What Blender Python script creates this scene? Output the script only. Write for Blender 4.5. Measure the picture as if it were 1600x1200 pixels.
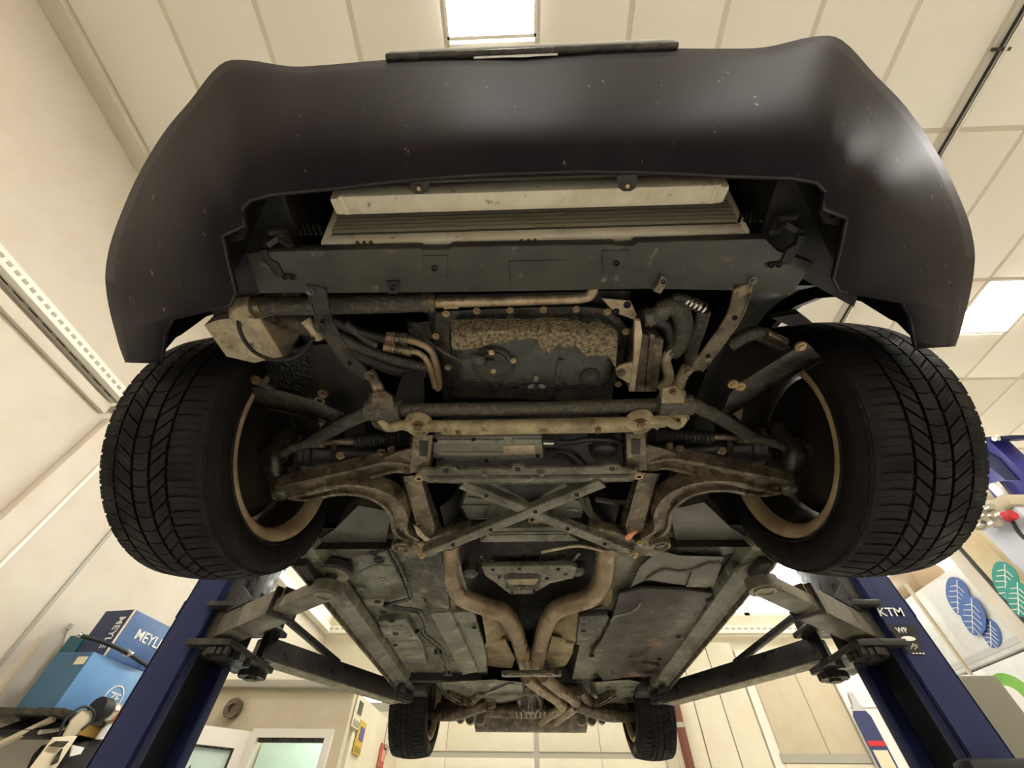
import bpy, bmesh, math, random
from mathutils import Vector, Matrix
random.seed(7)
for o in list(bpy.data.objects): bpy.data.objects.remove(o)
SC = bpy.context.scene
COL = SC.collection
H = 1.40                       # eye height above the workshop floor
FPX = 619.0                    # focal length in pixels of the 1600 x 1200 frame
# ------------------------------------------------------------------ camera
up = Vector((8/FPX, 523/FPX, -1)).normalized()
fw = Vector((30/FPX, -733/FPX, -1)).normalized()
fw = (fw - up*fw.dot(up)).normalized()
rt = fw.cross(up)
MW = Matrix((rt, fw, up))      # camera axes -> world
cam = bpy.data.cameras.new('camera'); co = bpy.data.objects.new('camera', cam); COL.objects.link(co)
m4 = MW.to_4x4(); m4.translation = (0, 0, H); co.matrix_world = m4
cam.sensor_width = 36; cam.lens = 36*FPX/1600; cam.clip_start = .01; cam.clip_end = 100
SC.camera = co
# ------------------------------------------------------------------ world, exposure
w = bpy.data.worlds.new('world'); SC.world = w; w.use_nodes = True
w.node_tree.nodes['Background'].inputs[0].default_value = (.9, .85, .75, 1)
w.node_tree.nodes['Background'].inputs[1].default_value = .05
vs = SC.view_settings
vs.view_transform = 'Standard'; vs.look = 'None'; vs.gamma = 1; vs.use_curve_mapping = False
vs.exposure = 0.80
LAMP_COL = (1.0, .965, .90); LAMP_W = 42.0
WIN_W = 3.5

# ------------------------------------------------------------------ helpers
def ray(px, py): return MW @ Vector(((px-800)/FPX, -(py-600)/FPX, -1))
def A(px, py, z):
    d = ray(px, py); return d*(z/d.z) + Vector((0, 0, H))
def AY(px, py, y):
    d = ray(px, py); return d*(y/d.y) + Vector((0, 0, H))
def AX(px, py, x):
    d = ray(px, py); return d*(x/d.x) + Vector((0, 0, H))
CX = .012                        # car centre line
def mir(v): return Vector((2*CX-v.x, v.y, v.z))
ROOTS = {}
class MB:
    def __init__(s): s.bm = bmesh.new()
    def _xf(s, geom, M):
        bmesh.ops.transform(s.bm, matrix=M, verts=geom)
    def box(s, c, d, rot=None, bev=0):
        r = bmesh.ops.create_cube(s.bm, size=1)
        M = Matrix.Translation(Vector(c)) @ (rot.to_4x4() if rot else Matrix.Identity(4)) @ Matrix.Diagonal((d[0], d[1], d[2], 1))
        s._xf(r['verts'], M)
        if bev:
            es = list({e for v in r['verts'] for e in v.link_edges})
            bmesh.ops.bevel(s.bm, geom=es, offset=bev, segments=2, affect='EDGES', profile=.5)
        return s
    def bar(s, a, b, wd, ht, upv=(0, 0, 1), bev=0):
        a = Vector(a); b = Vector(b); d = (b-a); L = d.length; y = d.normalized(); x = y.cross(Vector(upv)).normalized(); z = x.cross(y)
        R = Matrix((x, y, z)).transposed()
        return s.box((a+b)/2, (wd, L, ht), R, bev)
    def prism(s, pts, off, bev=0):
        vs_ = [s.bm.verts.new(p) for p in pts]; off = Vector(off)
        vt = [s.bm.verts.new(Vector(p)+off) for p in pts]
        n = len(pts)
        try:
            f0 = s.bm.faces.new(vs_); f1 = s.bm.faces.new(vt[::-1])
        except Exception: return s
        for i in range(n): s.bm.faces.new((vs_[(i+1) % n], vs_[i], vt[i], vt[(i+1) % n]))
        bmesh.ops.recalc_face_normals(s.bm, faces=list({f for v in vs_+vt for f in v.link_faces}))
        if bev:
            es = list({e for f in (f0, f1) for e in f.edges})
            bmesh.ops.bevel(s.bm, geom=es, offset=bev, segments=2, affect='EDGES', profile=.5)
        return s
    def loft(s, rings, cap=True, closed=True):
        V = [[s.bm.verts.new(p) for p in r] for r in rings]
        for a, b in zip(V, V[1:]):
            n = len(a)
            for i in range(n if closed else n-1):
                j = (i+1) % n
                s.bm.faces.new((a[i], a[j], b[j], b[i]))
        if cap and closed:
            s.bm.faces.new(V[0][::-1]); s.bm.faces.new(V[-1])
        fs = list({f for r in V for v in r for f in v.link_faces})
        bmesh.ops.recalc_face_normals(s.bm, faces=fs)
        return s
    def tube(s, path, r, seg=10, smooth=4, flat=1.0):
        P = [Vector(p) for p in path]
        rr = list(r) if hasattr(r, '__len__') else [r]*len(P)
        if smooth and len(P) > 2: P, rr = cat(P, rr, smooth)
        rings = []; prev = None
        for i, p in enumerate(P):
            d = (P[min(i+1, len(P)-1)]-P[max(i-1, 0)]).normalized()
            if prev is None:
                u = d.orthogonal().normalized() if abs(d.z) > .9 else d.cross(Vector((0, 0, 1))).normalized()
            else: u = (prev - d*prev.dot(d)).normalized()
            prev = u; v = d.cross(u)
            rings.append([p + (u*math.cos(2*math.pi*k/seg)+v*math.sin(2*math.pi*k/seg)*flat)*rr[i] for k in range(seg)])
        return s.loft(rings)
    def lathe(s, o, ax, prof, seg=24, cap=False):
        ax = Vector(ax).normalized(); u = ax.orthogonal().normalized(); v = ax.cross(u); o = Vector(o)
        rings = [[o+ax*t+(u*math.cos(2*math.pi*k/seg)+v*math.sin(2*math.pi*k/seg))*r for k in range(seg)] for t, r in prof]
        return s.loft(rings, cap=cap)
    def cyl(s, a, b, r, seg=16, r2=None):
        a = Vector(a); b = Vector(b)
        return s.lathe(a, b-a, [(0, r), ((b-a).length, r if r2 is None else r2)], seg, True)
    def build(s, name, mat, parent=None, smooth=True, ang=.7, loc=None):
        root = parent
        while root is not None and root.parent: root = root.parent
        off = Vector(ROOTS.get(root.name, (0, 0, 0))) if root is not None else Vector((0, 0, 0))
        me = bpy.data.meshes.new(name)
        if off.length: bmesh.ops.translate(s.bm, verts=s.bm.verts, vec=-off)
        s.bm.to_mesh(me); s.bm.free()
        if smooth:
            me.polygons.foreach_set('use_smooth', [True]*len(me.polygons)); me.set_sharp_from_angle(angle=ang)
        me.materials.append(mat)
        o = bpy.data.objects.new(name, me); COL.objects.link(o)
        if parent is not None: o.parent = parent
        elif loc: o.location = loc
        return o
def cat(P, R, n):
    Q = []; S = []
    for i in range(len(P)-1):
        p0 = P[max(i-1, 0)]; p1 = P[i]; p2 = P[i+1]; p3 = P[min(i+2, len(P)-1)]
        for k in range(n):
            t = k/n
            Q.append(.5*((2*p1)+(p2-p0)*t+(2*p0-5*p1+4*p2-p3)*t*t+(3*p1-p0-3*p2+p3)*t**3)); S.append(R[i]+(R[i+1]-R[i])*t)
    Q.append(P[-1]); S.append(R[-1]); return Q, S
def tag(o, label, cat_, group=None):
    o['label'] = label; o['category'] = cat_
    if group: o['group'] = group
    return o
def thing(name, label, cat_, loc, group=None):
    o = bpy.data.objects.new(name, None); COL.objects.link(o); o.location = loc; o.empty_display_size = .1
    ROOTS[o.name] = tuple(loc); tag(o, label, cat_, group); return o
def struct(o): o['kind'] = 'structure'; return o
def PL(pts, z): return [A(x, y, z) for x, y in pts]
def text_mesh(name, body, size, mat, parent, M, depth=.0015, shear=0, sx=1):
    cu = bpy.data.curves.new(name, 'FONT'); cu.body = body; cu.size = size; cu.extrude = depth; cu.shear = shear; cu.align_x = 'CENTER'; cu.align_y = 'CENTER'; cu.offset = size*.004
    t = bpy.data.objects.new(name+'_curve', cu); COL.objects.link(t)
    dg = bpy.context.evaluated_depsgraph_get(); me = bpy.data.meshes.new_from_object(t.evaluated_get(dg))
    bpy.data.objects.remove(t); bpy.data.curves.remove(cu)
    root = parent
    while root.parent: root = root.parent
    me.transform(Matrix.Translation(-Vector(ROOTS.get(root.name, root.location))) @ M @ Matrix.Diagonal((sx, 1, 1, 1)))
    me.materials.clear(); me.materials.append(mat); me.name = name
    o = bpy.data.objects.new(name, me); COL.objects.link(o); o.parent = parent
    return o
def frame(o, x, y):
    x = Vector(x).normalized(); y = Vector(y).normalized(); z = x.cross(y)
    M = Matrix((x, y, z)).transposed().to_4x4(); M.translation = o; return M

# ------------------------------------------------------------------ materials
def s2l(c): return tuple((v/12.92 if v <= .04045 else ((v+.055)/1.055)**2.4) for v in (x/255 for x in c))
def mat(name, c, rough=.6, metal=0, c2=None, scale=20, lo=.4, hi=.65, bump=0, bscale=60, spec=.5, c3=None, scale3=4, coat=0, stretch=None, lo3=.5, hi3=.7, rv=True):
    m = bpy.data.materials.new(name); m.use_nodes = True; nt = m.node_tree; N = nt.nodes; L = nt.links
    b = N['Principled BSDF']; c = s2l(c)
    b.inputs['Base Color'].default_value = (*c, 1); b.inputs['Roughness'].default_value = rough; b.inputs['Metallic'].default_value = metal
    b.inputs['Specular IOR Level'].default_value = spec; b.inputs['Coat Weight'].default_value = coat
    tc = N.new('ShaderNodeTexCoord'); src = tc.outputs['Object']
    if stretch:
        mp = N.new('ShaderNodeMapping'); mp.inputs['Scale'].default_value = stretch; L.new(src, mp.inputs[0]); src = mp.outputs[0]
    cur = None
    for cc, sc, l, h in ((c2, scale, lo, hi), (c3, scale3, lo3, hi3)):
        if cc is None: continue
        n = N.new('ShaderNodeTexNoise'); n.inputs['Scale'].default_value = sc; n.inputs['Detail'].default_value = 6; n.inputs['Roughness'].default_value = .65
        L.new(src, n.inputs['Vector'])
        r = N.new('ShaderNodeMapRange'); r.inputs[1].default_value = l; r.inputs[2].default_value = h; L.new(n.outputs[0], r.inputs[0])
        mx = N.new('ShaderNodeMix'); mx.data_type = 'RGBA'; L.new(r.outputs[0], mx.inputs[0])
        if cur is None: mx.inputs[6].default_value = (*c, 1)
        else: L.new(cur, mx.inputs[6])
        mx.inputs[7].default_value = (*s2l(cc), 1); cur = mx.outputs[2]
    if cur: L.new(cur, b.inputs['Base Color'])
    if c2 and rv:
        n = N.new('ShaderNodeTexNoise'); n.inputs['Scale'].default_value = scale*1.7; n.inputs['Detail'].default_value = 5; L.new(src, n.inputs['Vector'])
        r = N.new('ShaderNodeMapRange'); r.inputs[1].default_value = .35; r.inputs[2].default_value = .65; r.inputs[3].default_value = max(.12, rough-.2); r.inputs[4].default_value = min(1, rough+.12)
        L.new(n.outputs[0], r.inputs[0]); L.new(r.outputs[0], b.inputs['Roughness'])
    if bump:
        n = N.new('ShaderNodeTexNoise'); n.inputs['Scale'].default_value = bscale; n.inputs['Detail'].default_value = 4; L.new(src, n.inputs['Vector'])
        bp = N.new('ShaderNodeBump'); bp.inputs['Strength'].default_value = bump; bp.inputs['Distance'].default_value = .01
        L.new(n.outputs[0], bp.inputs['Height']); L.new(bp.outputs[0], b.inputs['Normal'])
    return m
def emit(name, c, s):
    m = bpy.data.materials.new(name); m.use_nodes = True; b = m.node_tree.nodes['Principled BSDF']
    b.inputs['Base Color'].default_value = (.8, .8, .8, 1); b.inputs['Emission Color'].default_value = (*c, 1); b.inputs['Emission Strength'].default_value = s
    return m
M = {}
M['ceil'] = mat('ceiling_tile_paint', (236, 230, 216), .8, bump=.03, bscale=200)
M['grid'] = mat('ceiling_grid_metal', (212, 203, 184), .6)
M['wall'] = mat('white_wall_paint', (212, 202, 186), .7, c2=(202, 190, 171), scale=3, lo=.45, hi=.8, bump=.05, bscale=80)
M['wall2'] = mat('cream_panel_paint', (222, 214, 190), .6, c2=(214, 204, 178), scale=2.5)
M['beige'] = mat('beige_partition', (205, 193, 166), .6, c2=(197, 184, 155), scale=4)
M['trim'] = mat('white_metal_trim', (236, 231, 218), .35)
M['trimgrey'] = mat('grey_metal_trim', (170, 165, 150), .45)
M['floorc'] = mat('light_grey_concrete', (206, 205, 203), .5, c2=(192, 191, 188), scale=3)
M['lamp'] = emit('lamp_diffuser', LAMP_COL, LAMP_W)
M['sky'] = emit('bright_frosted_glass', (.96, 1.0, .92), WIN_W)
M['office'] = mat('office_glass', (206, 226, 214), .2)
M['paint'] = mat('dark_purple_black_paint', (26, 22, 27), .5, c2=(40, 34, 33), scale=5, lo=.45, hi=.8, c3=(130, 124, 118), scale3=80, lo3=.675, hi3=.71, bump=.03, bscale=30, stretch=(1, .45, .45), spec=.07, rv=False)
M['plastic'] = mat('black_plastic_dusty', (46, 45, 40), .5, c2=(70, 67, 55), scale=7, lo=.45, hi=.75, c3=(132, 124, 100), scale3=34, lo3=.62, hi3=.8, bump=.1)
M['dark'] = mat('dark_engine_plastic', (24, 23, 21), .55, c2=(40, 37, 32), scale=14)
M['liner'] = mat('shiny_black_liner', (30, 29, 26), .28, bump=.9, bscale=110)
M['rubber'] = mat('tyre_rubber', (17, 16, 15), .68, c2=(24, 22, 20), scale=10, c3=(62, 55, 45), scale3=45, lo3=.68, hi3=.82, bump=.12, bscale=260, spec=.2)
M['hose'] = mat('dusty_rubber_hose', (62, 58, 49), .6, c2=(112, 105, 88), scale=110, lo=.5, hi=.72, bump=.25, bscale=200)
M['alu'] = mat('dirty_cast_aluminium', (196, 182, 152), .45, .3, c2=(150, 132, 102), scale=14, lo=.4, hi=.66, c3=(96, 78, 56), scale3=42, lo3=.58, hi3=.72, bump=.12)
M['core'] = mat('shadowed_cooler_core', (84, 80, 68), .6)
M['modgrey'] = mat('grey_module_casting', (138, 136, 124), .45, .1, c2=(112, 108, 96), scale=20, bump=.1)
M['bar'] = mat('pale_aluminium_cooler', (240, 230, 204), .42, .0, c2=(214, 200, 168), scale=12, lo=.4, hi=.7, c3=(130, 110, 84), scale3=50, lo3=.62, hi3=.72, bump=.08)
M['aluhose'] = mat('dull_aluminium_pipe', (196, 178, 148), .42, .5, c2=(150, 128, 96), scale=26, stretch=(1, 1, 1))
M['steel'] = mat('dusty_brown_steel', (122, 110, 90), .36, .45, c2=(70, 62, 50), scale=16, lo=.38, hi=.62, c3=(166, 148, 116), scale3=34, lo3=.56, hi3=.74, bump=.25)
M['subframe'] = mat('pale_dusty_subframe', (170, 156, 122), .5, .2, c2=(112, 98, 70), scale=22, lo=.4, hi=.68, c3=(80, 62, 42), scale3=30, lo3=.56, hi3=.70, bump=.3)
M['rusty'] = mat('rusty_bolt', (124, 100, 74), .5, .4, c2=(88, 64, 44), scale=60)
M['boltl'] = mat('pale_bolt', (186, 164, 122), .45, .5)
M['brace'] = mat('grey_green_brace', (120, 118, 105), .34, .45, c2=(80, 77, 66), scale=12, lo=.4, hi=.66, c3=(160, 152, 128), scale3=40, lo3=.6, hi3=.78, bump=.1)
M['blacksteel'] = mat('black_coated_steel', (44, 42, 37), .34, .2, c2=(72, 66, 54), scale=16)
M['pan'] = mat('grey_oil_pan', (64, 64, 59), .34, .15, c2=(80, 78, 68), scale=30, lo=.5, hi=.8)
M['pandirt'] = mat('caked_road_dirt', (150, 136, 104), .8, c2=(74, 64, 46), scale=130, lo=.42, hi=.6, bump=.8, bscale=190)
M['exhaust'] = mat('tan_exhaust_steel', (158, 138, 110), .4, .4, c2=(112, 92, 68), scale=8, lo=.4, hi=.65, c3=(88, 64, 44), scale3=26, lo3=.58, hi3=.74, bump=.1)
M['shield'] = mat('crumpled_heat_shield', (166, 150, 112), .5, .4, c2=(122, 106, 76), scale=9, bump=.5, bscale=22)
M['under'] = mat('grey_green_underbody', (120, 119, 104), .4, 0, c2=(74, 72, 60), scale=7, lo=.42, hi=.62, c3=(176, 168, 142), scale3=20, lo3=.58, hi3=.74, bump=.2)
M['tray'] = mat('brown_dusty_undertray', (54, 45, 38), .4, 0, c2=(38, 31, 26), scale=5, lo=.35, hi=.6, c3=(140, 106, 78), scale3=6, lo3=.58, hi3=.74, bump=.12, spec=.35)
M['greyplastic'] = mat('grey_plastic_shield', (92, 89, 80), .4, c2=(78, 74, 64), scale=6)
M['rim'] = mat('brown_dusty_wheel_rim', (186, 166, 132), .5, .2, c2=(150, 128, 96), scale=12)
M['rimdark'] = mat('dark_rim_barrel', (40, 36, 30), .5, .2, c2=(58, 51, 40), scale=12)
M['rimsilver'] = mat('silver_wheel_rim', (190, 184, 170), .35, .6)
M['fin'] = mat('grey_cooling_fins', (196, 190, 166), .5, .1)
M['findark'] = mat('dark_cooling_fins', (150, 143, 120), .5, .1)
M['blue'] = mat('dark_blue_lift_paint', (36, 44, 84), .5, c2=(33, 40, 78), scale=3, rv=False, spec=.25)
M['liftblack'] = mat('black_lift_steel', (44, 43, 42), .42, .3, c2=(60, 57, 52), scale=12)
M['liftgrey'] = mat('worn_grey_lift_arm', (128, 124, 110), .45, .4, c2=(96, 92, 80), scale=8, c3=(66, 62, 54), scale3=18, lo3=.58, hi3=.74)
M['pad'] = mat('worn_pad_rubber', (150, 144, 120), .5, .3, c2=(104, 98, 80), scale=18)
M['black'] = mat('matt_black', (20, 20, 20), .6)
M['white'] = mat('white_print', (238, 236, 230), .5)
M['glass'] = mat('dark_window_glass', (24, 28, 32), .08)
M['chrome'] = mat('bright_steel', (210, 205, 195), .25, .9)
M['darkred'] = mat('dark_red_downpipe', (112, 62, 48), .4)
M['copper'] = mat('tan_crimped_fitting', (132, 108, 86), .45, .3, c2=(100, 76, 58), scale=60)

# ------------------------------------------------------------------ the room
XL, XR, YB, YF, ZC = -3.04, 7.2, 6.7, -3.6, H+3.5
def quadwall(name, c, d, m): return struct(MB().box(c, d).build(name, m))
quadwall('floor', ((XL+XR)/2, (YB+YF)/2, -.05), (XR-XL+.4, YB-YF+.4, .1), M['floorc'])
wl = quadwall('wall_left', (XL-.1, (YB+YF)/2, ZC/2), (.2, YB-YF+.4, ZC+.3), M['wall'])
quadwall('wall_right', (XR+.1, (YB+YF)/2, ZC/2), (.2, YB-YF+.4, ZC+.3), M['wall'])
quadwall('wall_front', ((XL+XR)/2, YF-.1, ZC/2), (XR-XL+.4, .2, ZC+.3), M['wall'])
wb = struct(MB().box(((XL+XR)/2, YB+.1, (H+2.37)/2), (XR-XL+.4, .2, H+2.37)).build('wall_back', M['wall2']))
MB().box(((XL+XR)/2, YB+.1, ZC-.08), (XR-XL+.4, .2, .2)).build('lintel', M['wall2'], wb)
ce = struct(MB().box(((XL+XR)/2, (YB+YF)/2, ZC+.1), (XR-XL+.4, YB-YF+.4, .1)).build('ceiling', M['grid']))
# ceiling tiles and lamps laid in one grid
TW, TL, X0, Y0 = .605, 1.22, .135, .56
lamps = {(-1, -1): 'h', (-1, 1): 'l', (7, 1): 'l', (-1, 3): 'l', (7, 3): 'l', (7, -1): 'l', (3, -3): 'l', (-1, -3): 'l'}  # all but the bumper and right edge panels are unseen, added for illumination
lab = {(-1, -1): 'square ceiling light panel directly above the front bumper', (7, 1): 'square ceiling light panel at the right edge above the tyre',
       (-1, 1): 'added square ceiling light panel, unseen above the car bonnet', (-1, 3): 'added square ceiling light panel, unseen above the car roof',
       (7, 3): 'added square ceiling light panel, unseen in the back right bay', (7, -1): 'added square ceiling light panel, unseen in the front right bay',
       (3, -3): 'added square ceiling light panel, unseen behind the viewer to the right', (-1, -3): 'added square ceiling light panel, unseen behind the viewer'}
tile_me = None; g = .017
def lampbox(x, y, key):
    t = thing('ceiling_light', lab[key], 'ceiling light', (x+TW/2, y+TW/2, ZC), 'ceiling light panels')
    b = MB(); e = .012
    for (cx, cy, dx, dy) in ((0, -TW/2+e, TW-.012, .02), (0, TW/2-e, TW-.012, .02), (-TW/2+e, 0, .02, TW-.012), (TW/2-e, 0, .02, TW-.012)):
        b.box((x+TW/2+cx, y+TW/2+cy, ZC+.012), (dx, dy, .03))
    b.build('frame', M['trim'], t)
    MB().box((x+TW/2, y+TW/2, ZC+.012), (TW-.04, TW-.04, .012)).build('diffuser', M['lamp'], t)
bm = MB(); bm.box((0, 0, 0), (TW-2*g, TL-2*g, .02), bev=.004); tm = bm.build('ceiling_tile', M['ceil'], ce); tile_me = tm.data
bm = MB(); bm.box((0, 0, 0), (TW-2*g, TW-2*g, .02), bev=.004); sq = bm.build('ceiling_tile', M['ceil'], ce); sq_me = sq.data
first = {'t': tm, 's': sq}
def place(me, x, y, key):
    o = first.pop(key, None)
    if o is None:
        o = bpy.data.objects.new('ceiling_tile', me); COL.objects.link(o); o.parent = ce
    o.location = (x, y, ZC+.012+random.uniform(-.002, .001)); o.rotation_euler = (random.uniform(-.001, .001), random.uniform(-.001, .001), 0)
bars = MB()
for i in range(-5, 12):
    x = X0+i*TW
    for j in range(-4, 6):
        y = Y0+j*TL
        if x+TW > XR or y+TL < YF or y > YB: continue
        k = lamps.get((i, j))
        if k == 'h': lampbox(x, y+.0, (i, j)); place(sq_me, x+TW/2, y+TW*1.5, 's')
        elif k == 'l': lampbox(x, y, (i, j)); place(sq_me, x+TW/2, y+TW*1.5, 's')
        else: place(tile_me, x+TW/2, y+TL/2, 't')
    bars.box((x, (YB+YF)/2, ZC+.018), (.036, YB-YF, .02))
for j in range(-3, 6): bars.box(((XL+XR)/2, Y0+j*TL, ZC+.02), (XR-XL, .036, .02))
bars.build('grid_bars', M['grid'], ce)['kind'] = 'stuff'
t1 = struct(MB().box((XL+.075, (YB+YF)/2, ZC-.015), (.15, YB-YF, .05), bev=.006).build('trim_1', M['wall']))
# pipes clipped under the ceiling on the right
t = thing('ceiling_conduit', 'thin dark pipe clipped under the ceiling tiles at right', 'pipe', (4.0, 1.0, ZC-.03))
pa = A(1600, 32, 3.46); pb = A(1456, 266, 3.46); xx = (pa.x+pb.x)/2
MB().tube([(xx, -2, H+3.46), (xx, 4.4, H+3.46)], .013, 8, 0).build('pipe', M['chrome'], t)
MB().tube([(xx-.03, -2, H+3.465), (xx-.03, 4.4, H+3.465)], .010, 8, 0).build('cable', M['black'], t)
for k in range(7): MB().box((xx-.012, -1.6+k*.85, H+3.475), (.09, .02, .045)).build('clip', M['blacksteel'], t)
# perforated cable tray on the left wall
ye = AX(180, 622, XL+.05).y+.04; zt = AX(160, 628, XL+.05).z+.13
t = thing('cable_tray', 'white perforated cable tray running along the left wall', 'cable tray', (XL, 0, zt))
b = MB(); b.box((XL+.05, (ye+YF)/2, zt-.05), (.10, ye-YF, .012)); b.box((XL+.10, (ye+YF)/2, zt-.015), (.008, ye-YF, .08)); b.build('tray', M['trim'], t)
MB().box((XL+.045, (ye+YF)/2, zt-.0575), (.02, ye-YF, .004)).build('cable_slot', M['trimgrey'], t)
b = MB()
for k in range(70):
    y = ye-.06-k*.055
    b.box((XL+.105, y, zt-.015), (.004, .03, .02))
b.build('perforation', M['trimgrey'], t)['kind'] = 'stuff'
b = MB()
for k in range(34): b.box((XL+.045, ye-.1-k*.11, zt-.0605), (.008, .07, .003))
b.build('cable_bits', M['black'], t)['kind'] = 'stuff'
MB().box((XL+.02, (ye+YF)/2, zt-.13), (.035, ye-YF, .07), bev=.004).build('trunking', M['wall'], t)
MB().bar((XL+.012, ye+.02, zt-.115), (XL+.14, ye+.02, zt-.07), .05, .012).build('bracket', M['trimgrey'], t)
# the tray goes on behind the car and along the back wall
t = thing('cable_tray', 'white perforated cable tray high on the back wall', 'cable tray', (0, YB, H+2.2))
ya = AY(520, 991, YB-.08).z
MB().box(((XL+XR)/2, YB-.10, ya), (XR-XL-.02, .1, .012)).build('tray', M['trim'], t)
MB().box(((XL+XR)/2, YB-.15, ya+.045), (XR-XL-.02, .008, .1)).build('tray_side', M['trim'], t)
b = MB()
for k in range(95): b.box((XL+.1+k*.09, YB-.155, ya+.05), (.05, .004, .02))
b.build('perforation', M['trimgrey'], t)['kind'] = 'stuff'
t2 = thing('cable_tray', 'white cable tray on the far part of the left wall near the corner', 'cable tray', (XL, 5, H+2.1))
b = MB(); b.box((XL+.05, (ye+.5+YB-.2)/2, ya), (.09, YB-ye-.7, .012)); b.box((XL+.1, (ye+.5+YB-.2)/2, ya+.04), (.008, YB-ye-.7, .09)); b.build('tray', M['trim'], t2)
# wall panels with vertical joints and a bright metal edge on the left wall
def wallstrip(name, px0, px1, x, proud, m, z0=0, z1=ZC-.05):
    y0 = AX(*px0, x).y; y1 = AX(*px1, x).y
    return struct(MB().box((XL+proud/2, (y0+y1)/2, (z0+z1)/2), (proud, abs(y1-y0), z1-z0), bev=.004).build(name, m, None))
zstrip = AX(120, 700, XL).z
ya0 = AX(80, 728, XL).y; ya1 = AX(80, 785, XL).y; zt3 = zt-.16
struct(MB().box((XL+.03, (ya0+ya1)/2, zt3/2), (.06, ya1-ya0, zt3), bev=.008).build('trim_2', M['wall']))
struct(MB().box((XL+.035, ya1+.012, zt3/2), (.07, .022, zt3), bev=.004).build('trim_3', M['trim']))
struct(MB().box((XL+.006, AX(120, 893, XL).y, (zt)/2), (.012, .025, zt-.16)).build('trim_4', M['trimgrey']))
# ------- clerestory windows across the top of the back wall
zw0, zw1 = H+2.37, ZC-.18
n = 8; wd = (XR-XL)/n
for k in range(n):
    x0 = XL+k*wd
    b = MB(); e = .04
    b.box((x0+wd/2, YB+.03, zw0+e/2), (wd, .06, e)); b.box((x0+wd/2, YB+.03, zw1-e/2), (wd, .06, e))
    b.box((x0+e/2, YB+.03, (zw0+zw1)/2), (e, .06, zw1-zw0)); b.box((x0+wd-e/2, YB+.03, (zw0+zw1)/2), (e, .06, zw1-zw0))
    o = struct(b.build('window_%d' % (k+1), M['trim']))
    MB().box((x0+wd/2, YB+.04, (zw0+zw1)/2), (wd-2*e, .01, zw1-zw0-2*e)).build('pane', M['sky'], o)
# ------- back wall: sectional door seen under the car, corrugated cream panels, wide door frame
def wy(px, py): return AY(px, py, YB-.02)
dl, dr = wy(560, 1160).x, wy(1036, 1160).x; dtop = wy(830, 1125).z+.25
o = struct(MB().box(((dl+dr)/2, YB-.015, dtop/2), (dr-dl, .03, dtop)).build('door_1', M['trimgrey']))
hz = wy(830, 1180).z; mx = wy(838, 1160).x
edges = [hz, hz+.42, hz+.84] ; cols = [dl, (dl+mx)/2, mx, (mx+dr)/2, dr]
for ci in (0, 2):
    for zi in range(-3, 3):
        z0 = hz+zi*.44+.03; z1 = hz+(zi+1)*.44-.03
        if z0 < .05 or z1 > dtop: continue
        for c0, c1 in ((cols[ci]+.03, cols[ci+1]-.003), (cols[ci+1]+.003, cols[ci+2]-.03)):
            MB().box(((c0+c1)/2, YB-.036, (z0+z1)/2), (c1-c0, .016, z1-z0), bev=.003).build('panel', M['wall2'], o)
xs = [wy(1038, 1150).x, wy(1085, 1038).x, wy(1125, 1038).x, wy(1140, 1030).x, wy(1180, 1030).x]
w0 = wy(1040, 1100).x; w1 = wy(1152, 1040).x
nn = 3; pw = (w1-w0)/nn
for k in range(nn):
    x = w0+k*pw
    o = MB().box((x+pw/2, YB-.02, (H+2.0)/2), (pw-.012, .04, H+2.0), bev=.008).build('panel', M['wall2'], wb)
f0, f1 = w1+.02, wy(1345, 1100).x
zt1 = wy(1220, 1016).z; zb1 = wy(1220, 1180).z
o = struct(MB().box(((f0+f1)/2, YB-.02, zt1/2), (f1-f0, .03, zt1)).build('door_2', M['trim']))
b = MB(); zz = zt1-.12
b.box(((f0+f1)/2, YB-.04, (zz+zb1)/2), (f1-f0-.24, .03, zz-zb1), bev=.004); b.build('panel', M['beige'], o)
MB().box(((f0+f1)/2, YB-.045, zz+.02), (f1-f0-.2, .03, .06)).build('head_rail', M['trimgrey'], o)
MB().box(((f0+f1)/2, YB-.045, zb1-.03), (f1-f0-.2, .03, .08)).build('mid_rail', M['trimgrey'], o)
MB().box(((f0+f1)/2, YB-.06, (zz+zb1)/2), (.006, .01, zz-zb1)).build('joint', M['trimgrey'], o)
b = MB(); b.box(((f0+f1)/2, YB-.04, (zb1-.08)/2), (f1-f0-.24, .03, zb1-.08)); b.build('panel', M['wall2'], o)
# downpipe
t = thing('downpipe', 'dark red downpipe on the cream wall behind the rear tyre', 'pipe', (wy(1065, 1150).x, YB-.1, 0))
xd = wy(1063, 1150).x
MB().tube([(xd, YB-.12, 0), (xd, YB-.12, H+2.0)], .055, 14, 0).build('pipe', M['darkred'], t)
for z in (wy(1060, 1140).z, .5, wy(1060, 1080).z+.5): MB().cyl((xd, YB-.12, z), (xd, YB-.12, z+.05), .062, 14).build('clamp', M['trimgrey'], t)
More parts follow.
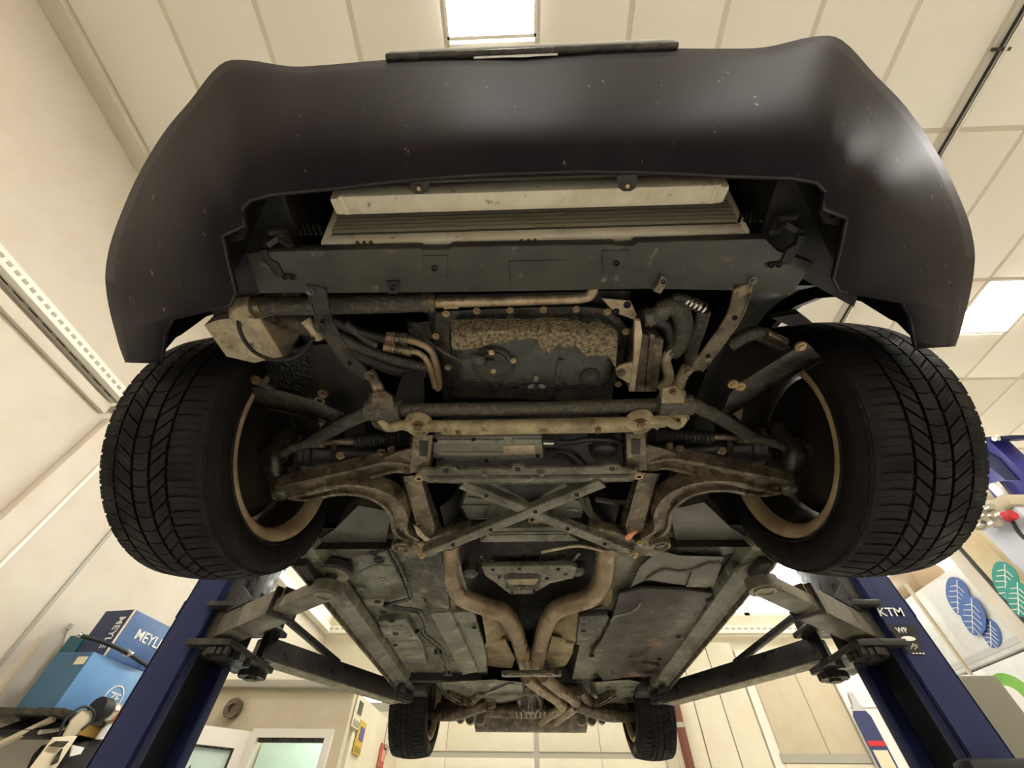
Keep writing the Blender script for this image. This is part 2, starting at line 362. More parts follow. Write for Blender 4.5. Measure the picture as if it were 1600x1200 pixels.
# ------- partition box with an open door at the left back
YO = 4.6
def wo(px, py): return AY(px, py, YO)
ox0, ox1 = XL+.02, wo(556, 1077).x; oz = wo(470, 1077).z
dx0, dx1, dz = wo(400, 1140).x, wo(524, 1140).x, wo(460, 1140).z
pt = struct(MB().box(((ox0+dx0)/2, YO+.05, oz/2), (dx0-ox0, .1, oz)).build('wall_office', M['beige']))
MB().box(((dx1+ox1)/2, YO+.05, oz/2), (ox1-dx1, .1, oz)).build('wall_panel', M['beige'], pt)
MB().box(((dx0+dx1)/2, YO+.05, (dz+oz)/2), (dx1-dx0, .1, oz-dz)).build('wall_panel', M['beige'], pt)
MB().box(((ox0+ox1)/2, YO+.02, oz+.03), (ox1-ox0+.04, .2, .06), bev=.008).build('top_trim', M['trimgrey'], pt)
struct(MB().box((ox1-.05, (YO+YB)/2+.1, oz/2), (.1, YB-YO-.2, oz)).build('wall_office_side', M['wall2']))
b = MB()
b.box((dx0+.03, YO-.02, dz/2), (.06, .05, dz)); b.box((dx1-.03, YO-.02, dz/2), (.06, .05, dz)); b.box(((dx0+dx1)/2, YO-.02, dz-.03), (dx1-dx0-.12, .05, .06))
dd = struct(b.build('door_3', M['trim']))
MB().box(((ox0+ox1)/2-.05, YO+1.3, dz/2), (ox1-ox0-.12, .02, dz+.2)).build('office_wall', M['office'], dd)
MB().box(((dx0+dx1)/2, YO-.01, dz-.075), (dx1-dx0-.14, .03, .03)).build('gasket', M['blacksteel'], dd)
# open leaf swings towards the viewer
hx = Vector((dx0, YO-.03, 0)); tip = wo(342, 1107); d = Vector((-.62, -.55, 0)).normalized(); L = .62
lf = thing('door_leaf', 'open white framed glass door of the small back office', 'door', (hx.x, hx.y, 0))
nv = Vector((d.y, -d.x, 0)); u = Vector((0, 0, 1)); ztop = dz-.02
def lp(a, z, o=0): return hx+d*a+u*z+nv*o
b = MB()
for a0, a1, z0, z1 in ((0, .1, 0, ztop), (L-.1, L, 0, ztop), (.1, L-.1, ztop-.12, ztop), (.1, L-.1, 0, .15)):
    b.prism([lp(a0, z0), lp(a1, z0), lp(a1, z1), lp(a0, z1)], nv*.045)
b.build('frame', M['trim'], lf)
MB().prism([lp(.1, .15, .02), lp(L-.1, .15, .02), lp(L-.1, ztop-.12, .02), lp(.1, ztop-.12, .02)], nv*.006).build('pane', M['office'], lf)
b = MB()
for a0, a1, z0, z1 in ((.1, .115, .15, ztop-.12), (L-.115, L-.1, .15, ztop-.12), (.1, L-.1, ztop-.135, ztop-.12)):
    b.prism([lp(a0, z0, -.004), lp(a1, z0, -.004), lp(a1, z1, -.004), lp(a0, z1, -.004)], nv*.053)
b.build('gasket', M['blacksteel'], lf)
for k, (x, z, s) in enumerate(((.2, ztop-.62, .2), (.32, ztop-.42, .3))):
    MB().prism([lp(x, z-s, -.012), lp(x+.07, z-s, -.012), lp(x+.09, z+.1, -.012), lp(x+.05, z+s*.6, -.012), lp(x+.02, z+.05, -.012)], nv*.006).build('dark_sticker', M['blacksteel'], lf)
tp = wo(369, 1109); tp.y -= .1
t = MB(); t.lathe((0, -.03, 0), (0, 1, 0), [(0, .035), (0, .075), (.05, .075), (.05, .035), (0, .035)], 20)
t = t.build('tape_roll', M['steel'], None, loc=(tp.x, YO-.05, tp.z)); tag(t, 'brown roll of tape hanging above the open office door', 'tape roll')
# things lying on the office roof
p = wo(440, 1068)
b = MB().box((0, 0, 0), (.5, .25, .05), Matrix.Rotation(.1, 3, 'Z'), bev=.004).build('plank', M['wall2'], None, loc=(p.x, YO+.25, oz+.09)); tag(b, 'pale board lying on top of the office partition', 'board')
# posters on the side wall of the office
MPO = [('yellow and violet poster second from the lift arm', (200, 168, 62), (92, 84, 150), (562, 1153, 20, 42)), ('green edged poster with a dark V nearest the lift arm', (214, 206, 180), (70, 84, 62), (560, 1112, 17, 36)),
       ('pale grey poster high beside the rear tyre', (212, 200, 184), (150, 140, 128), (607, 1152, 14, 36)), ('red and pink poster low beside the rear tyre', (186, 84, 66), (220, 150, 130), (596, 1186, 16, 40))]
for lb, c1, c2, (px, py, pw_, ph) in MPO:
    xw = ox1+.012
    c = AX(px, py, xw); a = AX(px-pw_/2, py, xw); b_ = AX(px+pw_/2, py, xw); tt = AX(px, py-ph/2, xw); bb = AX(px, py+ph/2, xw)
    yy = max(abs(b_.y-a.y)*.5, .25); zz2 = max(abs(tt.z-bb.z)*.42, .12)
    if c.y > YB-.3: c.y = YB-.3
    t = thing('poster', lb, 'poster', (xw, c.y, c.z), 'posters on the office side wall')
    MB().box((xw, c.y, c.z), (.008, yy*.9, zz2*2)).build('sheet', mat('poster_ground', c1, .5), t)
    MB().box((xw+.006, c.y+.02, c.z+zz2*.25), (.006, yy*.5, zz2*.8)).build('print', mat('poster_print', c2, .5), t)
    MB().box((xw+.006, c.y, c.z-zz2*.7), (.006, yy*.7, zz2*.3)).build('caption_block', mat('poster_caption', tuple(int(v*.75) for v in c1), .5), t)

t = thing('ceiling_light', 'lit office lamp seen through the open office doorway', 'ceiling light', ((dx0+dx1)/2, YO+.75, dz+.4), 'ceiling light panels')
MB().box(((dx0+dx1)/2, YO+.75, dz+.42), (1.0, .5, .05), bev=.006).build('frame', M['trim'], t); MB().box(((dx0+dx1)/2, YO+.75, dz+.39), (.92, .42, .012)).build('diffuser', emit('office_lamp', (.85, 1, .93), 5), t)
# ------------------------------------------------------------------ the car
ZT = .40                                   # height of the tyre bottoms above the eye
car = thing('car', 'dark car raised on the lift, seen from below its front bumper', 'car', (CX, 2.0, H+ZT))
def P_(name, mb, m, parent=None, **k): return mb.build(name, M[m], parent or car, **k)
def both(fn, name, m, parent=None):
    a = MB(); fn(a, lambda v: v); r1 = P_(name, a, m, parent)
    b = MB(); fn(b, mir); r2 = P_(name, b, m, parent)
    return r1, r2
def bolt(p, r, n=(0, 0, -1), m='rusty', parent=None, h=.008, name='bolt', washer=True):
    p = Vector(p); n = Vector(n).normalized(); b = MB()
    if washer: b.cyl(p-n*.003, p+n*h*.3, r, 14)
    b.cyl(p, p+n*h, r*.62, 6); return P_(name, b, m, parent)
def hole(p, r, parent, n=(0, 0, -1), name='hole'):
    p = Vector(p); n = Vector(n).normalized()
    b = MB(); b.lathe(p-n*.002, n, [(0, r*.0001), (.0005, r*.8), (.0042, r), (.0052, r*1.18), (.002, r*1.3)], 12); return P_(name, b, 'black', parent)
# ---- front bumper: inner edge -> outer silhouette, left half, mirrored
inner = [(822, 270, .62), (752, 272, .62), (671, 278, .62), (590, 286, .62), (522, 294, .62), (428, 303, .62), (392, 312, .62), (378, 328, .62), (383, 352, .615), (349, 368, .61), (356, 404, .61), (369, 458, .615), (360, 476, .62), (320, 485, .625), (270, 497, .63), (259, 517, .635), (252, 566, .645)]
outer = [(818, 94, .93), (715, 94, .93), (603, 98, .93), (520, 105, .915), (455, 108, .91), (385, 98, .94), (345, 106, .95), (300, 161, .905), (258, 212, .875), (215, 285, .84), (180, 370, .80), (169, 422, .77), (170, 455, .75), (176, 490, .73), (184, 520, .705), (190, 542, .69), (199, 566, .672)]
def dens(L, n, smooth):
    V = [Vector((a, b, c*1000)) for a, b, c in L]
    if smooth: Q, _ = cat(V, [0]*len(V), n)
    else: Q = [V[i]+(V[i+1]-V[i])*(k/n) for i in range(len(V)-1) for k in range(n)]+[V[-1]]
    return Q
I = dens(inner, 4, False); O = dens(outer, 4, True)
rows = []
NT = 12
def stat(i, o):
    r = []
    pin = A(i.x, i.y, i.z/1000); po = A(o.x, o.y, i.z/1000); dv = (po-pin); dv.z = 0; dv.normalize(); r.append(pin+dv*.02+Vector((0, 0, .014))); r.append(pin+dv*.004+Vector((0, 0, .007)))
    for k in range(NT+1):
        t = k/NT; x = i.x+(o.x-i.x)*t; y = i.y+(o.y-i.y)*t
        z = i.z+(o.z-i.z)*(t**2.1)
        z += 8*math.exp(-((t-.97)/.03)**2) - 5*math.exp(-((t-.88)/.05)**2)
        r.append(A(x, y, z/1000))
    pt_ = r[-1]; c_ = Vector((CX, .95, pt_.z)); dirn = (c_-pt_); dirn.z = 0; dirn.normalize()
    up_ = H+1.12-pt_.z
    r.append(pt_+dirn*.006+Vector((0, 0, .02))); r.append(pt_+dirn*.03+Vector((0, 0, .05+.2*max(0, up_-.05)))); r.append(pt_+dirn*.05+Vector((0, 0, max(.09, up_))))
    return r
half = [stat(i, o) for i, o in zip(I, O)]
for v in half[0]: v.x = CX
full = half[::-1]+[[mir(v) for v in r] for r in half[1:]]
b = MB(); b.loft(full, cap=False, closed=False)
bumper = P_('front_bumper', b, 'paint', ang=1.2)
sm = bumper.modifiers.new('thickness', 'SOLIDIFY'); sm.thickness = .004; sm.offset = 1
# rolled lip along the opening
b = MB(); lipp = [r[2]+Vector((0, 0, -.001)) for r in full]; b.tube(lipp, .0024, 6, 0); P_('bumper_lip', b, 'dark', bumper)
for px, py in ((655, 292), (980, 288)):
    p = [A(px-16, py-14, .618), A(px+16, py-16, .618), A(px+13, py+6, .628), A(px+5, py+11, .63), A(px-6, py+11, .63), A(px-13, py+6, .628)]
    o = P_('bumper_tab', MB().prism(p, (0, 0, .006)), 'plastic', bumper); bolt(A(px, py+2, .625), .005, m='boltl', parent=bumper, washer=False, h=.004)
for s in (0, 1):
    f = (lambda v: v) if s == 0 else mir
    p = [f(A(*q, .618)) for q in ((383, 345), (388, 356), (382, 374), (362, 379), (349, 368), (362, 345))]
    P_('bumper_tab', MB().prism(p, (0, 0, .006)), 'paint', bumper); hole(f(A(368, 361, .617)), .005, bumper)
for q in ((332, 348), (410, 272)): hole(mir(A(q[0], q[1], .638)), .004, bumper); 
# licence plate carrier
a = A(605, 96, .93); c_ = A(1060, 82, .93); pc = (a+c_)/2
pl = P_('licence_plate_holder', MB().box((CX+.012, .004, H+.985), (.525, .012, .125), bev=.004), 'blacksteel')
P_('licence_plate', MB().box((CX+.012, -.004, H+.99), (.515, .004, .11), bev=.001), 'white', pl)
P_('plate_glint', MB().box((CX-.015, .009, H+.921), (.15, .003, .003)), 'chrome', pl)  # bright reflection at the plate, made as a thin chrome strip
# ---- coolers
class TMB(MB):
    def build(s, *a_, **k_):
        bmesh.ops.rotate(s.bm, verts=s.bm.verts, cent=s.piv, matrix=Matrix.Rotation(s.tilt, 3, 'X')); return MB.build(s, *a_, **k_)
def cooler(name, px0, px1, ybot, zb, thick, ht, nf, mats, tank, tilt=.05):
    a_ = A(px0, ybot, zb); b_ = A(px1, ybot-8, zb); y0 = (a_.y+b_.y)/2; x0, x1 = a_.x, b_.x
    z = H+zb; TMB.piv = Vector((0, y0, z)); TMB.tilt = tilt
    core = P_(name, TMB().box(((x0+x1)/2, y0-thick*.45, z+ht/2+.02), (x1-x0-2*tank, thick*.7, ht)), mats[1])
    bar = P_('bottom_bar', TMB().box(((x0+x1)/2, y0-thick/2, z+.012), (x1-x0-1.2*tank, thick, .024), bev=.003), mats[0], core)
    m_ = TMB()
    for k in range(nf):
        m_.box(((x0+x1)/2, y0-thick*.82, z+.034+k*(ht-.02)/nf), (x1-x0-2*tank, .012, .0035))
    P_('cooling_fin', m_, mats[2], core)['kind'] = 'stuff'
    for xx in (x0, x1):
        s_ = 1 if xx == x0 else -1
        P_('end_tank', TMB().box((xx+s_*tank/2, y0-thick/2, z+ht/2+.01), (tank*1.0, thick*1.06, ht+.02), bev=.006), mats[0], core)
    return core, (x0, x1, y0, z)
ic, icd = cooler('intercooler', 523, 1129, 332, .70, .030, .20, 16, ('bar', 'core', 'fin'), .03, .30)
P_('lower_tank', TMB().box(((icd[0]+icd[1])/2, icd[2]-.019, icd[3]+.014), (icd[1]-icd[0]-.036, .031, .03), bev=.004), 'bar', ic)
for xx in (icd[0]+.022, icd[1]-.022):
    P_('tank_seam', TMB().box((xx, icd[2]-.019, icd[3]+.014), (.012, .036, .036), bev=.005), 'bar', ic)
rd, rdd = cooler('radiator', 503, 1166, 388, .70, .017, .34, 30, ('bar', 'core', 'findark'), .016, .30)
for px in (572, 828, 1093):
    p = A(px, 379-(px-830)*.012, .695)
    m_ = MB()
    for k in range(3): m_.bar(p+Vector((-.012+k*.012-.004, -.006, 0)), p+Vector((-.012+k*.012+.004, .006, 0)), .005, .004)
    P_('stamped_mark', m_, 'rusty', rd)
for px in (540, 705, 758, 902): hole(A(px, 381-(px-830)*.012, .699), .003, rd)
# support behind the coolers, closing the front of the engine bay
P_('fan_shroud', MB().box((CX, rdd[2]+.045, H+.92), (.80, .05, .40)), 'dark')
both(lambda b, f: (b.prism([f(Vector((CX-.40, .14, H+.70))), f(Vector((CX-.62, .20, H+.72))), f(Vector((CX-.66, .42, H+.72))), f(Vector((CX-.42, .30, H+.72)))], (0, 0, .5))), 'headlamp_box', 'dark')
# ---- lower support panel
zp = .655
sp = P_('radiator_support_panel', MB().prism(PL([(383, 396), (420, 393), (640, 388), (655, 388), (660, 391), (700, 390), (705, 386), (960, 382), (965, 385), (990, 384), (996, 379), (1196, 373), (1215, 392), (1272, 411), (1236, 463), (1172, 455), (1000, 452), (800, 456), (620, 458), (505, 459), (405, 459)], zp), (0, 0, .028), bev=.003), 'plastic')
for (x0, y0, x1, y1) in ((660, 400, 700, 436), (940, 392, 982, 428), (795, 408, 885, 444)):
    P_('pressed_pad', MB().prism(PL([(x0, y0), (x1, y0-1), (x1-3, y1-1), (x0+3, y1)], zp-.003), (0, 0, .006), bev=.002), 'plastic', sp)
for q in ((679, 419), (963, 411), (614, 449)): hole(A(*q, zp-.004), .004, sp)
P_('clip', MB().prism(PL([(603, 440), (624, 440), (622, 459), (606, 459)], zp-.004), (0, 0, .006)), 'dark', sp)
P_('bracket_clip', MB().prism(PL([(1034, 430), (1042, 437), (1040, 447), (1032, 459), (1021, 455), (1028, 445)], zp-.007), (0, 0, .008)), 'steel', sp)
hole(A(1036, 440, zp-.008), .003, sp)
# brackets between bumper and panel
for s in (0, 1):
    f = (lambda v: v) if s == 0 else mir
    m_ = MB()
    for q0, q1 in (((415, 385), (420, 362)), ((455, 385), (445, 362)), ((418, 384), (448, 364)), ((452, 384), (424, 364)), ((418, 362), (448, 361))):
        m_.bar(f(A(*q0, .67)), f(A(*q1, .70)), .008, .008)
    P_('lattice_bracket', m_, 'plastic')
    P_('side_cutout', MB().prism([f(A(*q, .651)) for q in ((404, 392), (416, 390), (420, 404), (434, 412), (442, 428), (456, 430), (452, 436), (430, 434), (418, 416), (408, 408))], (0, 0, .012), bev=.003), 'black', sp)  # dark of a panel cutout drawn as a black raised shape
    for q in ((446, 433), (457, 433)): hole(f(A(*q, .652)), .004, sp)
    bolt(f(A(485, 455, .654)), .007, m='brace')
    m_ = MB()
    for k in range(5): m_.bar(f(A(465+k*8, 352, .74)), f(A(470+k*8, 366, .72)), .004, .004)
    P_('louvre', m_, 'plastic', sp)
# ---- struts from the support panel back to the subframe
def strap(name, pts, zs, wpx, m, th=.006):
    P = [A(x, y, z) for (x, y), z in zip(pts, zs)]; Q, Z_ = cat(P, [0]*len(P), 5)
    L = []; R_ = []
    for i, p in enumerate(Q):
        d = (Q[min(i+1, len(Q)-1)]-Q[max(i-1, 0)]).normalized(); n_ = d.cross(Vector((0, 0, 1))).normalized()
        L.append(p-n_*wpx/2); R_.append(p+n_*wpx/2)
    mb_ = MB(); mb_.loft([[l, r, r+Vector((0, 0, th)), l+Vector((0, 0, th))] for l, r in zip(L, R_)])
    for S in (L, R_): mb_.tube([v+Vector((0, 0, .001)) for v in S], .003, 6, 0)
    return P_(name, mb_, m)
s1 = strap('support_strut', [(494, 448), (503, 490), (522, 530), (550, 568), (574, 592)], [.652, .66, .665, .67, .675], .030, 'blacksteel')
for q in ((505, 502), (547, 567)): hole(A(*q, .655), .004, s1)
s2 = strap('support_strut', [(1162, 446), (1150, 490), (1128, 525), (1105, 556), (1088, 578)], [.652, .66, .665, .67, .675], .028, 'steel')  # black like the left strut; the paler steel stands in for light on it
for q in ((1148, 496), (1106, 556)): hole(A(*q, .652), .004, s2)
# ---- hoses and the pale pipe
h1 = P_('coolant_hose', MB().tube(PL([(392, 477), (450, 478), (540, 476), (672, 472)], .72), .0195, 14), 'hose')
for px in (404, 662, 672): P_('hose_clamp', MB().cyl(A(px, 477-(px-404)*.018, .72), A(px+9, 477-(px-404)*.018, .72), .0215, 16), 'steel', h1)
P_('coolant_pipe', MB().tube(PL([(672, 473), (760, 471), (860, 468), (905, 466), (922, 461), (927, 450), (922, 440)], .72), .0105, 12), 'aluhose')
P_('pipe_bracket', MB().box(A(705, 479, .715), (.03, .006, .008)), 'aluhose')
# ---- tan duct box at the left with its elbow
zb_ = .70
bx = [(319, 508), (340, 500), (377, 496), (407, 499), (442, 557), (397, 567), (354, 557)]
Pq = PL(bx, zb_); topq = [Vector((v.x*.96-.0, v.y*.92+.01, v.z+.13)) for v in Pq]
db = P_('air_duct_box', MB().loft([Pq, topq]), 'alu', ang=.3)
sidep = [A(407, 499, zb_)+Vector((.002, 0, 0)), A(467, 523, .74), A(444, 560, .715), A(442, 557, zb_)+Vector((.002, 0, 0))]
P_('side_plate', MB().prism(sidep, (0, .004, .05)), 'steel', db)
P_('seam', MB().tube([A(404, 497, .698), A(440, 557, .698)], .003, 6, 0), 'boltl', db)
P_('elbow', MB().tube([A(394, 478, .715), A(380, 480, .712), A(376, 492, .712), A(384, 505, .73)], .021, 14), 'alu', db)
P_('loop_cable', MB().tube([A(372, 490, .70), A(376, 520, .685), A(395, 548, .682), A(425, 562, .682), A(455, 560, .69), A(478, 545, .71), A(495, 520, .73)], .004, 8), 'black', db)
P_('duct_stub', MB().tube([A(440, 500, .76), A(480, 507, .75), A(505, 510, .75)], .025, 12), 'hose', db)
P_('stub_flange', MB().tube([A(478, 500, .74), A(492, 516, .735), A(498, 528, .735)], .013, 10), 'alu', db)
# ---- engine: block, oil pan, sensor cover, drain plug
P_('engine_block', MB().box((CX-.0, .66, H+.98), (.46, .52, .40), bev=.02), 'dark')
pan_f = [(681, 489), (697, 486), (796, 482), (898, 479), (950, 483), (968, 497), (984, 515), (974, 572), (958, 604), (957, 630), (706, 620), (697, 574), (678, 524)]
op = P_('oil_pan', MB().prism(PL(pan_f, .75), (0, 0, .02), bev=.003), 'blacksteel')
def rounded(pts, n=4):
    Q = []; N_ = len(pts)
    for i in range(N_):
        p0, p1, p2 = (Vector(pts[(i+k) % N_]) for k in (-1, 0, 1))
        a_ = p1+(p0-p1)*.28; c2 = p1+(p2-p1)*.28
        for k in range(n+1):
            t = k/n; Q.append(a_*(1-t)**2+p1*2*t*(1-t)+c2*t*t)
    return Q
s_top = rounded([(700, 496), (800, 490), (948, 492), (972, 520), (964, 570), (950, 612), (712, 606), (703, 560)])
s_mid = rounded([(702, 500), (800, 494), (946, 496), (969, 524), (961, 572), (948, 610), (714, 604), (705, 560)])
s_bot = rounded([(716, 522), (800, 514), (935, 514), (956, 534), (950, 572), (938, 602), (722, 598), (716, 562)])
sump = MB(); sump.loft([[A(q.x, q.y, .75) for q in s_top], [A(q.x, q.y, .73) for q in s_mid], [A(q.x, q.y, .690) for q in s_bot], [A(836+(q.x-836)*.94, 558+(q.y-558)*.9, .683) for q in s_bot]])
su = P_('sump', sump, 'pan', op, ang=.9)
# caked dirt over the front half of the sump: a thin crust with a ragged edge
crust_pts = [(704, 503), (800, 497), (944, 499), (966, 525), (960, 560), (952, 575)]
random.seed(3); rag = [(962, 575), (950, 556), (915, 556), (900, 540), (885, 545), (872, 538), (858, 552), (846, 545), (838, 530), (826, 528), (812, 532), (800, 531), (786, 538), (770, 536), (752, 542), (735, 546), (716, 547), (706, 545)]
def zs(x, y):
    yt = 497; t = max(0, min(1, (y-yt)/24)); return .7315-.043*t if 712 < x < 950 else .7315-.03*t
# sensor well and cover
wc = A(771, 568, .683)
P_('sensor_well', MB().lathe(wc+Vector((0, 0, .004)), (0, 0, -1), [(0, .0005), (.001, .036), (.006, .041), (.007, .046), (.001, .05)], 28), 'dark', op)
P_('sensor_cover', MB().lathe(wc, (0, 0, -1), [(0, .032), (.006, .032), (.008, .028), (.0085, .0005)], 24), 'blacksteel', op)
for q in ((768, 551), (802, 564), (771, 580)): bolt(A(*q, .673), .006, m='boltl', parent=op, h=.004)
P_('sensor_plug', MB().bar(A(757, 564, .672), A(772, 565, .672), .012, .012, bev=.002), 'dark', op)
P_('sensor_connector', MB().bar(A(737, 560, .672), A(757, 564, .672), .016, .014, bev=.003), 'hose', op)
P_('sensor_cable', MB().tube([A(737, 560, .67), A(715, 561, .67), A(690, 548, .68), A(665, 530, .70), A(640, 515, .73)], .0028, 6), 'blacksteel', op)
P_('drain_recess', MB().lathe(A(922, 588, .682), (0, 0, -1), [(0, .0005), (.0005, .017), (.003, .019), (.0035, .0215), (-.002, .023)], 20), 'dark', op)
bolt(A(922, 588, .681), .012, m='blacksteel', parent=op, h=.005)
P_('rib', MB().tube(PL([(876, 560), (872, 580), (870, 596)], .682), .006, 8), 'pan', op)
mk = MB()
for a0 in (90, 210, 330):
    c0 = A(838, 599, .681); d_ = Vector((math.cos(math.radians(a0)), -math.sin(math.radians(a0)), 0)); s__ = Vector((-d_.y, d_.x, 0))
    mk.prism([c0+d_*.004, c0+d_*.012+s__*.006, c0+d_*.021+s__*.004, c0+d_*.023, c0+d_*.021-s__*.004, c0+d_*.012-s__*.006], (0, 0, -.002))
P_('cast_mark', mk, 'brace', op)
for q in ((697, 490), (745, 486), (797, 485), (849, 484), (900, 483), (949, 487), (978, 518), (681, 525), (700, 574), (966, 600)): bolt(A(*q, .748), .008, m='boltl', parent=op, h=.007)
# front crust as its own part, following the sump flank
cr = MB(); top_e = [(704+k*(966-704)/17, 500-4*math.sin(math.pi*k/17)+(18 if k == 17 else 4 if k == 16 else 0)) for k in range(18)]
low = sorted(rag, key=lambda q: q[0]); rngs = []
for k in range(18):
    x0, y0 = top_e[k]; x1, y1 = low[k]; col = []
    for j in range(7):
        t = j/6; x = x0+(x1-x0)*t; y = y0+(y1-y0)*t
        yb = 521-5*math.sin(math.pi*(min(x, 948)-706)/242)
        z = .7285-.050*min(1, (y-y0)/(yb-y0+1e-6)) if y < yb else .6785
        z += .014*max(0, (x-938)/26) if x > 938 else (.008*(722-x)/18 if x < 722 else 0)
        col.append(A(x, y, z-.0015+random.uniform(-.0008, .0008)))
    rngs.append(col)
cr.loft(rngs, cap=False, closed=False); P_('caked_dirt', cr, 'pandirt', op)
# ---- refrigerant lines with fittings
for k, (q, r_) in enumerate((([(604, 527), (632, 530), (655, 536), (672, 546), (680, 565), (686, 598), (684, 608)], .0085), ([(600, 541), (636, 548), (655, 552), (668, 565), (676, 590), (680, 606)], .007))):
    o = P_('refrigerant_line', MB().tube(PL(q, .72-.004*k), r_, 10), 'exhaust')
    a0, a1 = Vector((*q[0], 0)), Vector((*q[1], 0))
    for j, (t0, t1, rr) in enumerate(((0, .35, 1.5), (.38, .48, 1.7), (.52, .75, 1.5), (.8, 1.2, 1.65))):
        e0 = a0+(a1-a0)*t0; e1 = a0+(a1-a0)*t1
        P_('fitting', MB().cyl(A(e0.x, e0.y, .72-.004*k), A(e1.x, e1.y, .72-.004*k), r_*rr, 8), 'copper' if j < 2 else 'steel', o)
for q, r_, z, m_ in (([(520, 500), (550, 515), (585, 525), (605, 530)], .011, .74, 'dark'), ([(530, 525), (570, 545), (610, 560), (660, 572), (690, 570)], .013, .75, 'hose'), ([(545, 545), (580, 562), (620, 578), (668, 582)], .016, .76, 'dark'), ([(540, 505), (570, 530), (590, 540)], .008, .735, 'hose'), ([(640, 500), (650, 540), (640, 600)], .012, .8, 'dark')):
    P_('hose', MB().tube(PL(q, z), r_, 10), m_)
P_('engine_mount_arm', MB().loft([PL([(630, 580), (662, 582), (664, 630), (615, 630)], .74), PL([(632, 584), (660, 585), (662, 628), (618, 628)], .82)]), 'dark')
P_('bell_bracket', MB().loft([PL([(640, 505), (690, 500), (690, 530), (650, 530)], .79), PL([(640, 505), (690, 500), (690, 530), (650, 530)], .86)]), 'hose')
# ---- right hand bracket, hose and spring
br = P_('mount_bracket', MB().loft([PL([(996, 520), (1037, 531), (1026, 612), (984, 612)], .695), [v+Vector((0, .01, .07)) for v in PL([(996, 520), (1037, 531), (1026, 612), (984, 612)], .695)]]), 'steel', ang=.3)
P_('bracket_flange', MB().prism(PL([(992, 500), (1001, 502), (1004, 522), (992, 612), (983, 612), (990, 560)], .688), (0, 0, .012), bev=.002), 'alu', br)
P_('bracket_rib', MB().prism(PL([(1016, 522), (1024, 524), (1017, 612), (1008, 612)], .688), (0, 0, .01), bev=.002), 'steel', br)
tb = P_('bracket_tab', MB().prism(PL([(962, 578), (968, 572), (991, 566), (984, 600), (966, 590)], .69), (0, 0, .008), bev=.002), 'alu', br)
bolt(A(970, 582, .69), .011, m='steel', parent=br)
h2 = P_('coolant_hose', MB().tube(PL([(1005, 497), (1025, 492), (1045, 478), (1060, 484), (1068, 505), (1063, 535), (1048, 552)], .72), .0195, 14), 'hose')
P_('hose', MB().tube(PL([(1000, 490), (1020, 500), (1040, 508), (1048, 530)], .73), .015, 12), 'dark')
for q in ((1014, 496), (1034, 485)):
    P_('hose_clamp', MB().cyl(A(q[0]-4, q[1]+2, .72), A(q[0]+5, q[1]-2, .72), .0215, 14), 'brace', h2)
P_('hose', MB().tube(PL([(1062, 540), (1040, 560), (1045, 590), (1030, 606)], .715), .012, 10), 'alu')
sp_ = MB(); path = []
for k in range(5): sp_.lathe(A(1070+k*6.5, 468+k*3, .72), A(1076, 471, .72)-A(1070, 468, .72), [(0, .011), (.003, .0135), (.006, .011)], 12)
o = P_('corrugated_pipe', sp_, 'chrome'); P_('pipe_end', MB().tube(PL([(1052, 466), (1060, 463), (1072, 468)], .72), .010, 10), 'blacksteel', o)
P_('hose', MB().tube(PL([(1100, 485), (1090, 520), (1080, 550), (1082, 575)], .72), .014, 10), 'hose')
P_('casting', MB().loft([PL([(940, 466), (985, 470), (995, 492), (992, 500), (960, 488)], .735), PL([(940, 466), (985, 470), (995, 492), (992, 500), (960, 488)], .78)]), 'alu')
for q in ((962, 487), (980, 476)): hole(A(*q, .733), .006, car)
P_('harness_pipe', MB().tube(PL([(1140, 540), (1180, 520), (1215, 540), (1228, 536)], .78), .017, 10), 'hose')
P_('harness_pipe', MB().tube(PL([(1195, 520), (1225, 536)], .77), .012, 10), 'steel')
P_('cover_wedge', MB().prism(PL([(1205, 497), (1250, 490), (1270, 505), (1235, 510)], .74), (0, 0, .02)), 'dark')
# ---- textured liner and splash plates
P_('splash_liner', MB().prism(PL([(395, 600), (400, 560), (450, 550), (512, 530), (505, 575), (490, 620), (420, 600)], .77), (0, 0, .01)), 'liner')
P_('dark_cover', MB().prism(PL([(490, 540), (530, 535), (578, 600), (580, 640), (545, 660), (485, 620)], .76), (0, 0, .02)), 'dark')
P_('dark_cover', MB().prism(PL([(1095, 560), (1140, 530), (1240, 540), (1180, 620), (1120, 655), (1085, 625)], .80), (0, 0, .02)), 'dark')
def splash(pts, fold, z):
    o = P_('splash_plate', MB().prism(PL(pts, z), (0, 0, .006), bev=.002), 'blacksteel')
    P_('folded_edge', MB().prism([A(*q, z) for q in fold]+[A(*q, z-.018) for q in fold[::-1]], (0, .004, 0)), 'blacksteel', o); return o
o = splash([(370, 600), (366, 625), (400, 632), (470, 645), (538, 668), (552, 655), (500, 628), (440, 613)], [(366, 626), (450, 642), (538, 668)], .70)
for q in ((400, 594), (505, 615)): bolt(A(*q, .698), .012, m='rusty', parent=o)
P_('clip', MB().lathe(A(500, 625, .696), (0, 0, -1), [(0, .012), (.004, .012), (.004, .008), (0, .008), (0, .012)], 14), 'brace', o)
o = splash([(1238, 548), (1262, 536), (1286, 561), (1210, 606), (1165, 635), (1123, 660), (1138, 620), (1150, 602)], [(1286, 562), (1210, 607), (1123, 661)], .70)
for q in ((1251, 541), (1145, 600), (1157, 604)): bolt(A(*q, .698), .011, m='boltl', parent=o)
